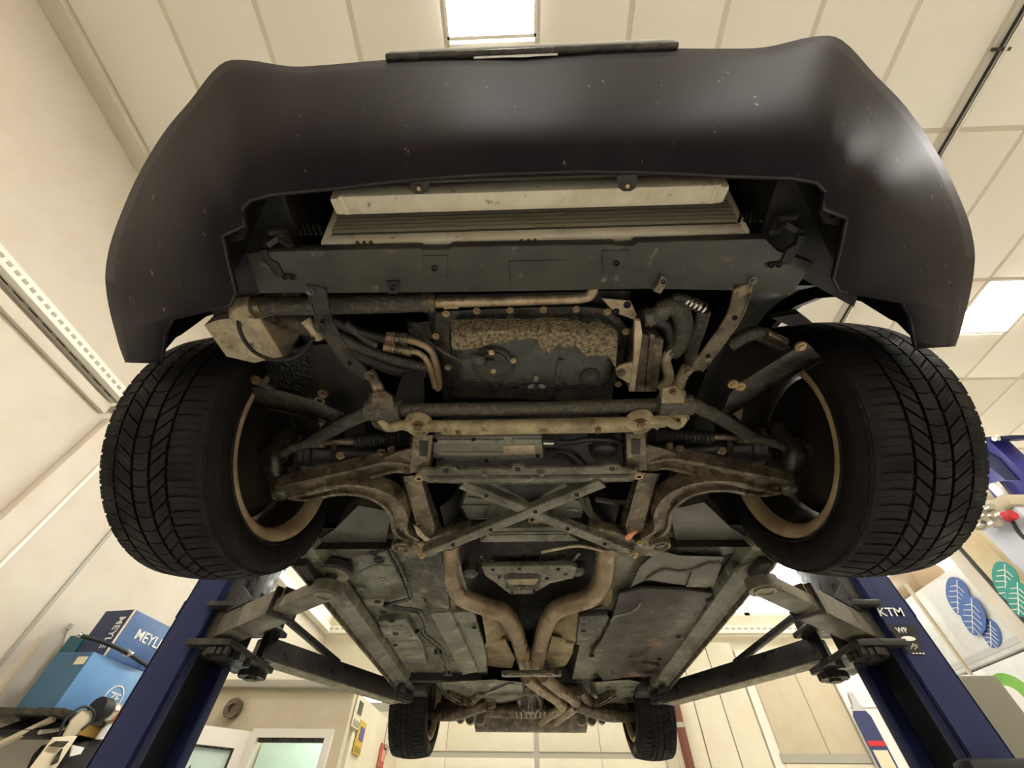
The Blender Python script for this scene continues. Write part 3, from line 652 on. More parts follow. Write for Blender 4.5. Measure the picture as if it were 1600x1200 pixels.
# ---- anti roll bar, brackets, subframe tube
zr = .655
ar = P_('anti_roll_bar', MB().tube([A(470, 700, .72), A(520, 672, .69), A(560, 652, .67), A(600, 642, zr), A(720, 640, zr), A(840, 638, zr), A(1060, 633, zr), A(1098, 640, .67), A(1140, 662, .69), A(1190, 695, .72)], .0158, 14), 'hose')
for s, (q, sgn) in enumerate((((599, 641), 1), ((1053, 633), -1))):
    px, py = q
    o = P_('bar_bracket', MB().loft([PL([(px-17, py-26), (px+2, py-30), (px+14, py-20), (px+20, py+20), (px+6, py+32), (px-12, py+24), (px-20, py+4)], .632), PL([(px-22, py-28), (px+2, py-33), (px+18, py-22), (px+25, py+22), (px+6, py+36), (px-15, py+27), (px-25, py+4)], .655)]), 'subframe' if s else 'steel', ang=.9)
    P_('bush', MB().cyl(A(px-26, py+.5, .645), A(px+27, py-.5, .645), .023, 18), 'hose', o)
    bolt(A(px-2, py-22, .632), .008, parent=o); bolt(A(px+6, py+24, .632), .008, parent=o)
    P_('link_arm', MB().tube([A(px-4*sgn, py-24, .65), A(px-14*sgn, py-46, .66), A(px-22*sgn, py-62, .67)], [.014, .012, .012], 10), 'steel', o)
    bolt(A(px-20*sgn, py-54, .655), .012, m='steel', parent=o, h=.01)
zt_ = .62
sf = P_('subframe_tube', MB().tube([A(648, 666, zt_), A(690, 666, zt_), A(704, 668, zt_), A(840, 666, zt_), A(985, 663, zt_), A(1000, 660, zt_), A(1038, 659, zt_)], [.013, .014, .0175, .0175, .0175, .014, .013], 14, 3), 'subframe')
P_('side_arm', MB().tube([A(652, 667, .622), A(628, 664, .625), A(608, 668, .63), A(596, 655, .64)], [.016, .012, .011, .012], 10), 'subframe', sf)
P_('side_arm', MB().tube([A(1020, 663, .622), A(1035, 655, .625), A(1058, 664, .63), A(1068, 650, .64)], [.016, .012, .011, .012], 10), 'subframe', sf)
for px, py in ((654, 664), (1000, 660)):
    P_('bolt_boss', MB().lathe(A(px, py, .625), (0, 0, -1), [(-.008, .033), (0, .032), (.010, .027), (.012, .021), (.008, .019), (.008, .0005)], 20), 'subframe', sf)
    bolt(A(px, py, .615), .015, parent=sf, h=.010)
for px, py in ((716, 676), (934, 672)): bolt(A(px, py, .605), .010, parent=sf, h=.006)
# uprights from the tube to the cross bar
for px0, py0, px1, py1, s_ in ((660, 685, 652, 738, 0), (992, 682, 993, 735, 1)):
    o = P_('subframe_upright', MB().loft([PL([(px0-14, py0-5), (px0+16, py0-5), (px1+18, py1), (px1-12, py1)], .618), PL([(px0-18, py0-7), (px0+20, py0-7), (px1+22, py1+2), (px1-16, py1+2)], .66)]), 'steel', ang=.4)
    P_('recess', MB().prism(PL([(px0-5, py0+5), (px0+9, py0+5), (px0+8, py0+28), (px0-5, py0+28)], .6155), (0, 0, .004), bev=.0015), 'dark', o)
    bolt(A(px1+2, py1-4, .616), .009, m='brace', parent=o)
# arm brackets on the subframe
def f_armb(b, f):
    b.loft([[f(v) for v in PL([(600, 716), (622, 706), (645, 700), (652, 735), (640, 742), (612, 724)], .63)], [f(v) for v in PL([(596, 714), (622, 702), (649, 697), (657, 738), (640, 746), (608, 727)], .66)]])
both(f_armb, 'arm_bracket', 'steel')
def f_rail(b, f):
    b.loft([[f(v) for v in PL([(630, 745), (656, 742), (679, 822), (676, 840), (654, 832)], .622)], [f(v) for v in PL([(624, 743), (662, 740), (690, 822), (684, 845), (648, 834)], .67)]])
both(f_rail, 'subframe_leg', 'steel')
# ---- steering bellows and tie rods
def bellows(q0, q1, z):
    a_ = A(*q0, z); b_ = A(*q1, z); prof = []; L_ = (b_-a_).length; n_ = 16
    for k in range(2*n_+1): prof.append((L_*k/(2*n_), (.024 if k % 2 else .0185)*(1-.25*k/(2*n_))))
    return MB().lathe(a_, b_-a_, prof, 16)
P_('steering_bellows', bellows((645, 682), (556, 690), .70), 'dark'); P_('steering_bellows', bellows((1005, 676), (1112, 684), .70), 'dark')
for pts in ([(560, 690), (530, 690), (505, 692)], [(1108, 683), (1132, 683), (1150, 684)]):
    P_('tie_rod', MB().tube(PL(pts, .70), .0085, 10), 'steel')
for pts in ([(508, 692), (480, 694), (455, 702), (428, 716), (400, 721), (382, 716)], [(1150, 685), (1180, 687), (1210, 693), (1238, 706), (1268, 712), (1292, 708)]):
    o = P_('tie_rod_end', MB().tube(PL(pts, .70), [.012, .012, .0115, .0115, .012, .014], 10), 'brace')
    p0, p1 = pts[0], pts[1]; P_('lock_nut', MB().cyl(A(*p0, .70), A(p0[0]+(p1[0]-p0[0])*.3, p0[1], .70), .014, 6), 'steel', o)
# ---- grey steering module and its wiring
mo = P_('steering_module', MB().prism(PL([(678, 684), (846, 682), (849, 716), (760, 722), (700, 721), (676, 716)], .64), (0, 0, .03), bev=.003), 'modgrey')
for (x0, x1, y) in ((684, 788, 691), (684, 788, 711), (800, 846, 690)): P_('module_rib', MB().prism(PL([(x0, y-3), (x1, y-3), (x1, y+3), (x0, y+3)], .634), (0, 0, .008), bev=.002), 'modgrey', mo)
P_('module_plate', MB().prism(PL([(786, 697), (836, 696), (836, 710), (786, 711)], .636), (0, 0, .006), bev=.001), 'alu', mo)
for q in ((680, 688), (740, 686), (688, 718), (760, 719), (840, 712)): hole(A(*q, .635), .004, mo)
for q in ((858, 692), (862, 706)): P_('plug', MB().bar(A(q[0]-10, q[1], .65), A(q[0]+8, q[1], .65), .016, .014, bev=.003), 'chrome' if q[0] == 858 else 'dark', mo)
for q in ([(865, 706), (890, 705), (905, 715), (918, 730)], [(865, 712), (885, 714), (900, 728)], [(872, 690), (895, 690), (915, 686), (960, 688), (985, 700)], [(880, 696), (900, 694), (925, 690)]):
    P_('wiring_loom', MB().tube(PL(q, .66), .006, 8), 'dark')
P_('pump_body', MB().lathe(A(943, 705, .655), (0, .2, -1), [(-.06, .034), (-.01, .036), (.004, .034), (.012, .024), (.014, .0005)], 20), 'plastic')
P_('front_guard', MB().prism(PL([(690, 648), (970, 644), (975, 740), (680, 742)], .72), (0, 0, .05)), 'dark')
# ---- control arms, tension struts, knuckles
def ibeam(b, f, pts, zs_, wds, hts, rim=.006):
    P = [f(A(x, y, z)) for (x, y), z in zip(pts, zs_)]; W_ = list(zip(wds, hts))
    Q, S = cat(P, list(range(len(P))), 5); R1 = []; R2 = []; R3 = []
    for i, p in enumerate(Q):
        k = S[i]; i0 = min(int(k), len(W_)-2); t = k-i0
        wd = W_[i0][0]*(1-t)+W_[i0+1][0]*t; ht = W_[i0][1]*(1-t)+W_[i0+1][1]*t
        d = (Q[min(i+1, len(Q)-1)]-Q[max(i-1, 0)]).normalized(); n_ = d.cross(Vector((0, 0, 1))).normalized(); u_ = Vector((0, 0, 1))
        R1.append([p-n_*wd*.42+u_*.008, p+n_*wd*.42+u_*.008, p+n_*wd*.42+u_*ht*.6, p-n_*wd*.42+u_*ht*.6])
        for R, sg in ((R2, -1), (R3, 1)):
            e = p+n_*wd*.5*sg
            R.append([e-n_*rim-u_*.002, e+n_*rim-u_*.002, e+n_*rim+u_*ht, e-n_*rim+u_*ht])
    for R in (R1, R2, R3): b.loft(R)
def f_ca(b, f): ibeam(b, f, [(640, 733), (610, 730), (560, 742), (500, 757), (440, 770)], [.632, .625, .615, .60, .595], [.030, .036, .042, .046, .05], [.03, .034, .036, .036, .03], .005)
both(f_ca, 'control_arm', 'steel')
def f_ts(b, f): ibeam(b, f, [(648, 846), (626, 832), (622, 805), (604, 782), (570, 768), (525, 766), (478, 776), (452, 774)], [.615, .605, .60, .595, .595, .597, .60, .60], [.03, .034, .042, .05, .044, .034, .028, .026], [.032, .036, .04, .04, .036, .03, .026, .024], .005)
both(f_ts, 'tension_strut', 'steel')
for s in (0, 1):
    f = (lambda v: v) if s == 0 else mir
    c0 = f(A(628, 852, .612))
    o = P_('strut_bush', MB().lathe(c0, (0, 0, -1), [(-.05, .030), (0, .032), (.01, .030), (.012, .022), (.006, .020), (.006, .012), (.01, .011), (.01, .0005)], 20), 'steel')
    o2 = P_('rear_bracket', MB().prism([f(v) for v in PL([(615, 838), (640, 842), (662, 850), (672, 842), (700, 832), (735, 826), (735, 838), (690, 858), (668, 872), (640, 872), (618, 862)], .618)], (0, 0, .03), bev=.004), 'steel')
    bolt(f(A(658, 850, .617)), .010, m='boltl', parent=o2); 
    # knuckle with ball joints
    kn = MB(); k0 = f(A(438, 772, .60)); hub = Vector((f(Vector((CX-.70, .84, H+.722))))); 
    kn.tube([k0, k0+Vector((f(Vector((CX-.03, 0, 0))).x-CX, .005, .05)), hub+Vector((0, .0, -.03)), hub+Vector((0, 0, .06))], [.020, .024, .032, .03], 12)
    kn.tube([hub, f(A(388, 718, .70))], [.035, .018], 10)
    P_('steering_knuckle', kn, 'blacksteel')
    P_('ball_joint', MB().lathe(k0+Vector((0, 0, -.012)), (0, 0, 1), [(0, .0005), (.003, .016), (.02, .022), (.04, .018), (.05, .012)], 16), 'brace')
    P_('axle_boot', MB().lathe(f(Vector((CX-.62, .85, H+.72))), (f(Vector((CX+1, .0, -.15))).x-CX, 0, -.05), [(0, .05), (.012, .042), (.02, .052), (.032, .044), (.04, .05), (.055, .035), (.3, .015)], 18), 'dark')
    P_('shock_strut', MB().tube([f(Vector((CX-.60, .84, H+.74))), f(Vector((CX-.52, .90, H+1.15)))], [.026, .03], 12, 0), 'dark')
    P_('frame_plate', MB().prism([f(v) for v in PL([(535, 697), (580, 690), (590, 720), (540, 735)], .72)], (0, 0, .03), bev=.003), 'brace')
    P_('link_rod', MB().tube([f(A(524, 740, .68)), f(A(522, 700, .70)), f(A(530, 690, .74))], .009, 8), 'blacksteel')
    bolt(f(A(532, 712, .69)), .012, m='boltl')
    for q in ((612, 702), (596, 706)): bolt(f(A(*q, .65)), .010, m='steel')
# pale paint mark and a painted-on orange lamp reflection on the rear brackets
P_('bracket_mark', MB().prism(PL([(646, 820), (654, 826), (664, 838), (672, 843), (664, 846), (652, 836)], .610), (0, 0, .003)), 'alu')
M['orange'] = mat('painted_orange_reflection', (226, 140, 92), .4)
P_('bracket_mark', MB().prism(PL([(996, 831), (991, 836), (986, 842), (980, 845), (976, 840), (984, 834)], .612), (0, 0, .003)), 'orange')
# ---- cross bar and X brace
zx = .598
xb = P_('cross_bar', MB().prism(PL([(649, 743), (660, 734), (680, 735), (690, 730), (712, 731), (716, 735), (795, 733), (800, 729), (820, 729), (824, 733), (940, 731), (950, 727), (966, 727), (974, 733), (992, 735), (1003, 741), (1001, 749), (985, 752), (810, 756), (672, 754), (653, 750)], zx), (0, 0, .012), bev=.003), 'brace')
P_('bar_flange', MB().prism([A(665, 753, zx), A(810, 756, zx), A(990, 751, zx), A(990, 751, zx+.03), A(810, 756, zx+.03), A(665, 753, zx+.03)], (0, .004, 0)), 'blacksteel', xb)
P_('bar_groove', MB().prism(PL([(668, 745), (986, 742), (984, 747), (670, 750)], zx-.002), (0, 0, .004), bev=.001), 'blacksteel', xb)
for q in ((655, 746), (998, 743)): P_('eyelet', MB().lathe(A(*q, zx), (0, 0, -1), [(0, .011), (.005, .010), (.005, .006), (0, .006)], 16), 'boltl', xb); hole(A(*q, zx-.001), .006, xb)
for q in ((697, 735), (809, 733), (956, 732)): hole(A(*q, zx-.0005), .005, xb)
for q in ((757, 739), (846, 738)): bolt(A(*q, zx), .012, m='brace', parent=xb)
def xbar(q0, q1, z0, z1):
    a_ = A(*q0, z0); b_ = A(*q1, z1); d = (b_-a_).normalized(); n_ = d.cross(Vector((0, 0, 1))).normalized()
    o = P_('diagonal_brace', MB().bar(a_, b_, .034, .006, bev=.001), 'brace', xb)
    for s_ in (-1, 1): P_('brace_flange', MB().bar(a_+n_*.017*s_+Vector((0, 0, .008)), b_+n_*.017*s_+Vector((0, 0, .008)), .003, .018), 'brace', xb)
    for t in (.12, .33, .58, .82): hole(a_+(b_-a_)*t+Vector((0, 0, -.0035)), .0045, xb)
    return b_
e1 = xbar((722, 757), (984, 864), .60, .607); e2 = xbar((941, 755), (667, 866), .596, .600)
for q in ((660, 866), (991, 865)): bolt(A(*q, .60), .012, m='boltl', parent=xb, h=.012)
# ---- gearbox: pan, ribs, rear crossmember
gb = P_('gearbox', MB().loft([PL([(735, 752), (880, 752), (912, 790), (905, 830), (740, 832), (722, 790)], .70), PL([(720, 745), (895, 745), (930, 790), (915, 835), (730, 838), (705, 790)], .80)]), 'under', ang=.4)
P_('gearbox_well', MB().prism(PL([(776, 756), (880, 755), (830, 786)], .697), (0, 0, .004), bev=.001), 'dark', gb)
for (a_, b_) in (((722, 790), (765, 790)), ((728, 776), (762, 780)), ((765, 790), (758, 806)), ((880, 780), (905, 782)), ((880, 795), (905, 797)), ((735, 810), (900, 812))): P_('cast_rib', MB().tube([A(*a_, .697), A(*b_, .697)], .003, 6, 0), 'brace', gb)
P_('rear_flange', MB().prism(PL([(765, 826), (886, 824), (892, 838), (905, 846), (750, 848), (760, 838)], .645), (0, 0, .03), bev=.004), 'under', gb)
for y in (833, 837): P_('flange_rib', MB().tube([A(764, y, .642), A(888, y-1, .642)], .0025, 6, 0), 'brace', gb)
P_('selector_plate', MB().prism(PL([(826, 808), (862, 808), (866, 820), (852, 824), (846, 818), (838, 824), (824, 818)], .655), (0, 0, .01), bev=.002), 'steel', gb)
for q in ((822, 811), (832, 812), (846, 812), (877, 820), (855, 818)): hole(A(*q, .653), .004, gb)
for q in ([(905, 770), (912, 790), (925, 808), (940, 815)], [(915, 775), (925, 800), (938, 812)], [(930, 780), (965, 785), (985, 782)]): P_('wiring_loom', MB().tube(PL(q, .69), .008, 8), 'hose')
P_('vent_hose', MB().tube(PL([(846, 863), (870, 858), (905, 853), (940, 860), (965, 865)], .66), .005, 8), 'alu')
cm = P_('gearbox_crossmember', MB().prism(PL([(752, 886), (890, 884), (902, 888), (896, 904), (860, 912), (832, 929), (797, 929), (775, 912), (758, 900)], .655), (0, 0, .02), bev=.004), 'brace')
P_('mount_recess', MB().prism(PL([(787, 900), (795, 897), (838, 897), (846, 900), (843, 920), (824, 923), (806, 923), (790, 920)], .653), (0, 0, .004), bev=.001), 'dark', cm)
P_('mount_block', MB().prism(PL([(790, 906), (842, 905), (836, 914), (796, 914)], .650), (0, 0, .006), bev=.002), 'subframe', cm)
P_('mount_ring', MB().lathe(A(815, 918, .650), (0, 0, -1), [(0, .014), (.005, .014), (.005, .008), (0, .008), (0, .014)], 14), 'steel', cm)
for q in ((770, 890), (812, 889), (872, 889), (884, 897), (780, 902), (855, 904), (800, 925), (835, 924)): hole(A(*q, .654), .005, cm)
for q in ((735, 896), (902, 893)):
    P_('crossmember_lug', MB().lathe(A(*q, .67), (0, 0, -1), [(-.03, .03), (0, .03), (.01, .02), (.012, .0005)], 9), 'blacksteel', cm)
P_('rear_shield_plate', MB().prism(PL([(768, 870), (885, 868), (895, 885), (760, 887)], .70), (0, 0, .006)), 'blacksteel')
for a_, b_ in (((752, 866), (770, 888)), ((905, 862), (885, 886))): P_('stay', MB().bar(A(*a_, .68), A(*b_, .68), .012, .012), 'blacksteel')
# ---- exhaust
ex = [((702, 845), .69), ((701, 880), .68), ((706, 905), .675), ((722, 932), .672), ((758, 947), .67), ((786, 957), .67), ((803, 980), .668), ((813, 1008), .668), ((822, 1040), .665)]
p1 = P_('exhaust_pipe', MB().tube([A(*q, z) for q, z in ex], .0375, 20, 5), 'exhaust')
exr = [((948, 845), .69), ((946, 880), .68), ((942, 905), .675), ((924, 932), .672), ((888, 944), .67), ((864, 957), .67), ((852, 980), .668), ((844, 1008), .668), ((837, 1040), .665)]
p2 = P_('exhaust_pipe', MB().tube([A(*q, z) for q, z in exr], .0375, 20, 5), 'exhaust')
for p_, E_ in ((p1, ex), (p2, exr)):
    a_ = A(*E_[-2][0], .668); b_ = A(*E_[-1][0], .665); d = (b_-a_)
    P_('pipe_sleeve', MB().cyl(a_+d*.25, b_+d*.3, .041, 20), 'exhaust', p_)
# ---- transmission tunnel and heat shields
zf = .672
tn = MB(); prof = [(-.27, zf), (-.24, .70), (-.20, .80), (-.10, .86), (.10, .86), (.20, .80), (.24, .70), (.27, zf)]
tn.loft([[Vector((CX+x, y, H+z)) for x, z in prof] for y in (1.05, 1.5, 2.0, 2.5, 2.95)], cap=False, closed=False)
P_('transmission_tunnel', tn, 'dark')
def shield(pts):
    b = MB(); n_ = 14; L0, L1 = pts
    rr = []
    for i in range(n_+1):
        t = i/n_
        def samp(L):
            k = t*(len(L)-1); j = min(int(k), len(L)-2); u = k-j
            return tuple(L[j][m_]*(1-u)+L[j+1][m_]*u for m_ in range(3))
        a_, c2 = samp(L0), samp(L1)
        rr.append([A(a_[0]+(c2[0]-a_[0])*s/6, a_[1]+(c2[1]-a_[1])*s/6, a_[2]+(c2[2]-a_[2])*s/6+random.uniform(-.006, .006)) for s in range(7)])
    b.loft(rr, cap=False, closed=False); return b
sh1 = shield(([(700, 905, .665), (703, 958, .66), (752, 958, .665), (760, 1000, .665), (757, 1012, .665)], [(735, 915, .74), (760, 940, .74), (795, 960, .74), (810, 985, .74), (806, 1000, .74)]))
P_('heat_shield', sh1, 'shield')
sh2 = shield(([(958, 905, .665), (955, 945, .66), (912, 955, .665), (900, 1000, .665), (897, 1008, .665)], [(920, 915, .74), (895, 940, .74), (868, 960, .74), (850, 985, .74), (855, 1000, .74)]))
P_('heat_shield', sh2, 'shield')
for pts in (([(757, 1008), (790, 1000), (805, 1030), (800, 1045), (765, 1042), (750, 1030)]), ([(897, 1002), (862, 996), (852, 1030), (862, 1046), (885, 1040), (895, 1022)])):
    P_('heat_shield', MB().prism(PL(pts, .69), (0, 0, .012), bev=.006), 'shield')
# ---- floor pan
def f_fl(b, f):
    X0_, X1_ = -.79, -.25
    b.box(f(Vector((CX+(X0_+X1_)/2, 2.02, H+zf+.01))), (X1_-X0_, 1.72, .02))
fl = both(f_fl, 'floor_pan', 'under')
fp = fl[0]
def pan(pts, z, m='under', nm='floor_pressing', th=.034, bev=.008): return P_(nm, MB().prism(PL(pts, z), (0, 0, th), bev=bev), m, fp)
pan([(548, 872), (606, 862), (628, 905), (640, 930), (610, 940), (575, 944), (556, 912)], .648)
pan([(560, 895), (582, 884), (620, 885), (632, 915), (612, 930), (575, 930)], .642)
pan([(566, 938), (602, 935), (606, 946), (572, 949)], .642)
pan([(590, 972), (634, 968), (660, 1006), (668, 1040), (640, 1053), (618, 1022)], .646)
pan([(592, 980), (632, 978), (645, 995), (600, 998)], .642); pan([(608, 1004), (652, 1001), (660, 1016), (622, 1020)], .642)
pan([(630, 1026), (662, 1022), (668, 1036), (642, 1042)], .642)
P_('chassis_rail', MB().prism(PL([(632, 868), (690, 866), (704, 958), (672, 962)], .640), (0, 0, .04), bev=.006), 'blacksteel')
P_('chassis_rail', MB().prism(PL([(672, 960), (704, 957), (748, 1050), (722, 1056)], .636), (0, 0, .045), bev=.009), 'under')
P_('chassis_rail', MB().prism(PL([(704, 958), (740, 956), (757, 1012), (762, 1050), (748, 1052)], .650), (0, 0, .02), bev=.004), 'under')
for q, r_ in (((584, 864), .012), ((592, 876), .014), ((590, 940), .01), ((599, 956), .012), ((612, 970), .012), ((618, 990), .010), ((617, 1008), .009), ((702, 998), .012), ((725, 1035), .012), ((741, 980), .010), ((735, 1050), .01)): hole(A(*q, .641), r_, fp)
for q in ((598, 905), (565, 920)): P_('drain_plug', MB().lathe(A(*q, .641), (0, 0, -1), [(0, .016), (.003, .014), (.003, .008), (.001, .007), (.001, .0005)], 14), 'under', fp)
bl = [(603, 858), (620, 890), (637, 932), (632, 939), (610, 944), (606, 948), (618, 952), (648, 956), (656, 964), (661, 979), (655, 988), (662, 996), (683, 1014), (692, 1034), (699, 1052)]
for k in (0, 1): P_('brake_line', MB().tube(PL([(x+6*k, y-3*k) for x, y in bl], .624), .0055, 8, 3), 'blacksteel')
for q in ((607, 946), (655, 988), (684, 1019), (698, 1052)): P_('line_clip', MB().box(A(q[0]+2, q[1], .628), (.045, .03, .018), bev=.003), 'black')
P_('floor_end_channel', MB().box((CX-.50, 2.78, H+.66), (.44, .05, .05)), 'black')
# right side tray
ut = P_('undertray', MB().prism(PL([(968, 928), (1004, 920), (1072, 922), (1114, 928), (1080, 985), (1034, 1056), (985, 1058), (942, 1064), (920, 1028), (940, 1000), (955, 970)], .632), (0, 0, .014), bev=.004), 'tray')
pan([(905, 965), (950, 962), (958, 972), (945, 1000), (925, 1012), (900, 1008)], .645, 'blacksteel')
P_('grey_splash_shield', MB().loft([PL([(985, 918), (1010, 905), (1050, 912), (1105, 918), (1118, 900), (1130, 870), (1060, 868), (1030, 860), (1000, 885)], .640), PL([(985, 918), (1010, 905), (1050, 912), (1105, 918), (1118, 900), (1130, 870), (1060, 868), (1030, 860), (1000, 885)], .68)]), 'greyplastic', ang=.4)
P_('shield_step', MB().prism(PL([(1072, 918), (1082, 892), (1110, 880), (1128, 884), (1116, 918)], .632), (0, 0, .012), bev=.004), 'greyplastic')
P_('shield_fold', MB().tube(PL([(1010, 905), (1035, 890), (1060, 893), (1090, 888), (1125, 878)], .638), .006, 8), 'greyplastic')
for q in ((1060, 995), (1028, 1040), (925, 1025), (1108, 938), (912, 985), (1030, 1030)): hole(A(*q, .630), .009, ut)
P_('seal_streak', MB().tube(PL([(955, 970), (962, 962), (980, 958), (995, 950), (1000, 940)], .630), .005, 6), 'under', ut)
P_('seal_streak', MB().tube(PL([(956, 972), (953, 990), (960, 998), (952, 1008), (938, 1008)], .640), .006, 6), 'under', ut)
# ---- sills
def f_sill(b, f):
    sec = [(-.80, .655), (-.795, .612), (-.775, .606), (-.762, .60), (-.752, .60), (-.745, .612), (-.70, .628), (-.69, .66)]
    b.loft([[f(Vector((CX+x, y, H+z))) for x, z in sec] for y in (1.18, 1.6, 2.2, 2.84)])
sl = both(f_sill, 'sill', 'under')
def f_skirt(b, f):
    sec = [(-.80, .63), (-.835, .64), (-.845, .68), (-.84, .74), (-.80, .74)]
    b.loft([[f(Vector((CX+x, y, H+z))) for x, z in sec] for y in (1.2, 1.9, 2.6, 3.0)])
both(f_skirt, 'side_skirt', 'paint')
for s in (0, 1):
    f = (lambda v: v) if s == 0 else mir
    P_('pinch_weld', MB().box(f(Vector((CX-.757, 2.02, H+.592))), (.006, 1.66, .018)), 'steel', sl[s])
    for y in (1.3, 2.78): P_('jacking_block', MB().box(f(Vector((CX-.745, y, H+.60))), (.05, .11, .026), bev=.005), 'dark', sl[s])
# ---- rear of the underbody
P_('tunnel_brace', MB().bar(A(784, 1053, .595), A(877, 1052, .595), .05, .02, bev=.004), 'brace')
for q in ((790, 1053), (870, 1052)): hole(A(*q, .583), .009, car)
m_ = MB(); m_.bar(A(800, 1051, .584), A(862, 1055, .584), .006, .004); m_.bar(A(800, 1055, .584), A(862, 1051, .584), .006, .004); P_('brace_rib', m_, 'steel')
ft = P_('fuel_tank', MB().loft([PL([(690, 1066), (770, 1062), (815, 1066), (818, 1088), (770, 1098), (715, 1095), (695, 1080)], .63), PL([(680, 1062), (770, 1058), (825, 1062), (826, 1092), (770, 1102), (710, 1098), (685, 1082)], .70)]), 'under', ang=.6)
P_('tank_strap', MB().bar(A(740, 1093, .625), A(800, 1068, .625), .03, .006), 'under', ft)
P_('tank_shell', MB().loft([PL([(930, 1066), (980, 1062), (1000, 1066), (985, 1092), (950, 1100), (935, 1085)], .635), PL([(920, 1062), (980, 1058), (1010, 1062), (995, 1096), (945, 1104), (925, 1088)], .70)]), 'under', ang=.6)
P_('rear_floor', MB().box((CX, 3.45, H+.78), (1.1, 1.5, .03)), 'dark')
ra = MB()
for s in (0, 1):
    f = (lambda v: v) if s == 0 else mir
    ra.tube([f(Vector((CX-.30, 2.98, H+.64))), f(Vector((CX-.42, 3.25, H+.62))), f(Vector((CX-.62, 3.35, H+.62)))], [.03, .034, .028], 10)
P_('rear_subframe', ra.tube([(CX-.32, 3.05, H+.65), (CX, 3.02, H+.66), (CX+.32, 3.05, H+.65)], .038, 12).tube([(CX-.40, 3.5, H+.64), (CX, 3.55, H+.64), (CX+.4, 3.5, H+.64)], .04, 12), 'steel')
P_('differential', MB().lathe((CX, 3.15, H+.69), (0, 1, 0), [(0, .03), (.02, .06), (.12, .10), (.22, .10), (.28, .06), (.3, .001)], 16), 'brace')
for k in range(7): P_('diff_fin', MB().box((CX-.09+k*.03, 3.26, H+.585), (.01, .18, .03)), 'steel')
for q in ([(822, 1058), (845, 1076), (879, 1101), (862, 1114), (840, 1130)], [(848, 1056), (875, 1078), (902, 1098), (884, 1114), (862, 1130)]):
    P_('exhaust_pipe', MB().tube([A(*p_, .615) for p_ in q], .032, 14, 2), 'exhaust')
P_('rear_muffler', MB().tube([(CX-.42, 3.78, H+.66), (CX-.40, 3.78, H+.66), (CX+.40, 3.78, H+.66), (CX+.42, 3.78, H+.66)], [.06, .12, .12, .06], 20, 0, .8), 'steel')
def f_arm(b, f):
    ibeam(b, f, [(700, 1088), (725, 1102), (750, 1108), (775, 1104)], [.60, .595, .595, .61], [.03]*4, [.03]*4, .005)
    b.tube([f(Vector((CX-.28, 3.15, H+.60))), f(Vector((CX-.48, 3.24, H+.57))), f(Vector((CX-.66, 3.32, H+.58)))], [.03, .035, .03], 10)
both(f_arm, 'rear_control_arm', 'steel')
for s in (0, 1):
    f = (lambda v: v) if s == 0 else mir
    for k, (x, y) in enumerate(((-.40, 3.34), (-.33, 3.34), (-.46, 3.3))): P_('arm_lug', MB().lathe(f(Vector((CX+x, y, H+.565))), (0, 1, 0), [(0, .001), (0, .028), (.05, .028), (.05, .001)], 14), 'brace')
    P_('rear_jack_point', MB().box(f(Vector((CX-.70, 2.92, H+.64))), (.16, .14, .07), bev=.01), 'dark')
    P_('rear_spring', MB().tube([f(Vector((CX-.5, 3.35, H+.6))), f(Vector((CX-.5, 3.35, H+.8)))], .05, 12, 0), 'dark')
# ---- inner wheel houses
for yc, r_, x0, x1, a0, a1 in ((.86, .40, -.80, -.44, -25, 175), (3.38, .38, -.80, -.50, -8, 196)):
    def f_well(b, f):
        rr = []
        for k in range(15):
            a_ = math.radians(a0+a1*k/14); y = yc+r_*math.cos(a_); z = H+.80+r_*math.sin(a_)
            rr.append([f(Vector((CX+x0, y, z))), f(Vector((CX+x0+.1, y, z))), f(Vector((CX+x1, y, z)))])
        b.loft(rr, cap=False, closed=False)
    both(f_well, 'wheel_house', 'dark')
both(lambda b, f: b.box(f(Vector((CX-.45, .80, H+1.02))), (.02, 1.0, .50)), 'inner_wing', 'dark')
both(lambda b, f: b.box(f(Vector((CX-.50, 3.38, H+.92))), (.02, .9, .36)), 'rear_inner_wing', 'dark')
P_('bulkhead', MB().box((CX, 1.18, H+.98), (1.58, .04, .62)), 'dark')
def f_sh(b, f):
    b.loft([[f(v) for v in PL([(470, 860), (545, 872), (600, 862), (612, 800), (560, 790), (520, 830)], .66)], [f(v+Vector((0, .02, .1))) for v in PL([(470, 860), (545, 872), (600, 862), (612, 800), (560, 790), (520, 830)], .66)]])
both(f_sh, 'rear_arch_liner', 'greyplastic')
# ---- body shell above
def f_side(b, f):
    def arc(yc, zc, r_, a0, a1, n_): return [(yc+r_*math.cos(math.radians(a0+(a1-a0)*k/n_)), zc+r_*math.sin(math.radians(a0+(a1-a0)*k/n_))) for k in range(n_+1)]
    o_ = [(.42, .78), (.50, .70)] + arc(.86, .80, .37, 195, -15, 16) + [(1.24, .66), (2.96, .66)] + arc(3.38, .80, .37, 200, -20, 16) + [(3.95, .68), (4.15, .80), (4.18, 1.10), (4.1, 1.34), (3.0, 1.36), (1.3, 1.30), (.5, 1.18), (.30, 1.10)]
    pts = [f(Vector((CX-.845, y, H+z))) for y, z in o_]
    off = f(Vector((CX+.02, 0, 0))); b.prism(pts, (off.x-CX, 0, 0))
both(f_side, 'body_side', 'paint')
P_('bonnet', MB().loft([[Vector((CX+x*s, y, H+z+.03*(1-abs(x)/.84))) for x in (-.84, -.5, 0, .5, .84)] for y, z, s in ((.06, 1.08, .62), (.16, 1.12, .84), (.34, 1.15, .98), (.8, 1.24, 1), (1.35, 1.31, 1))], cap=False, closed=False), 'paint')
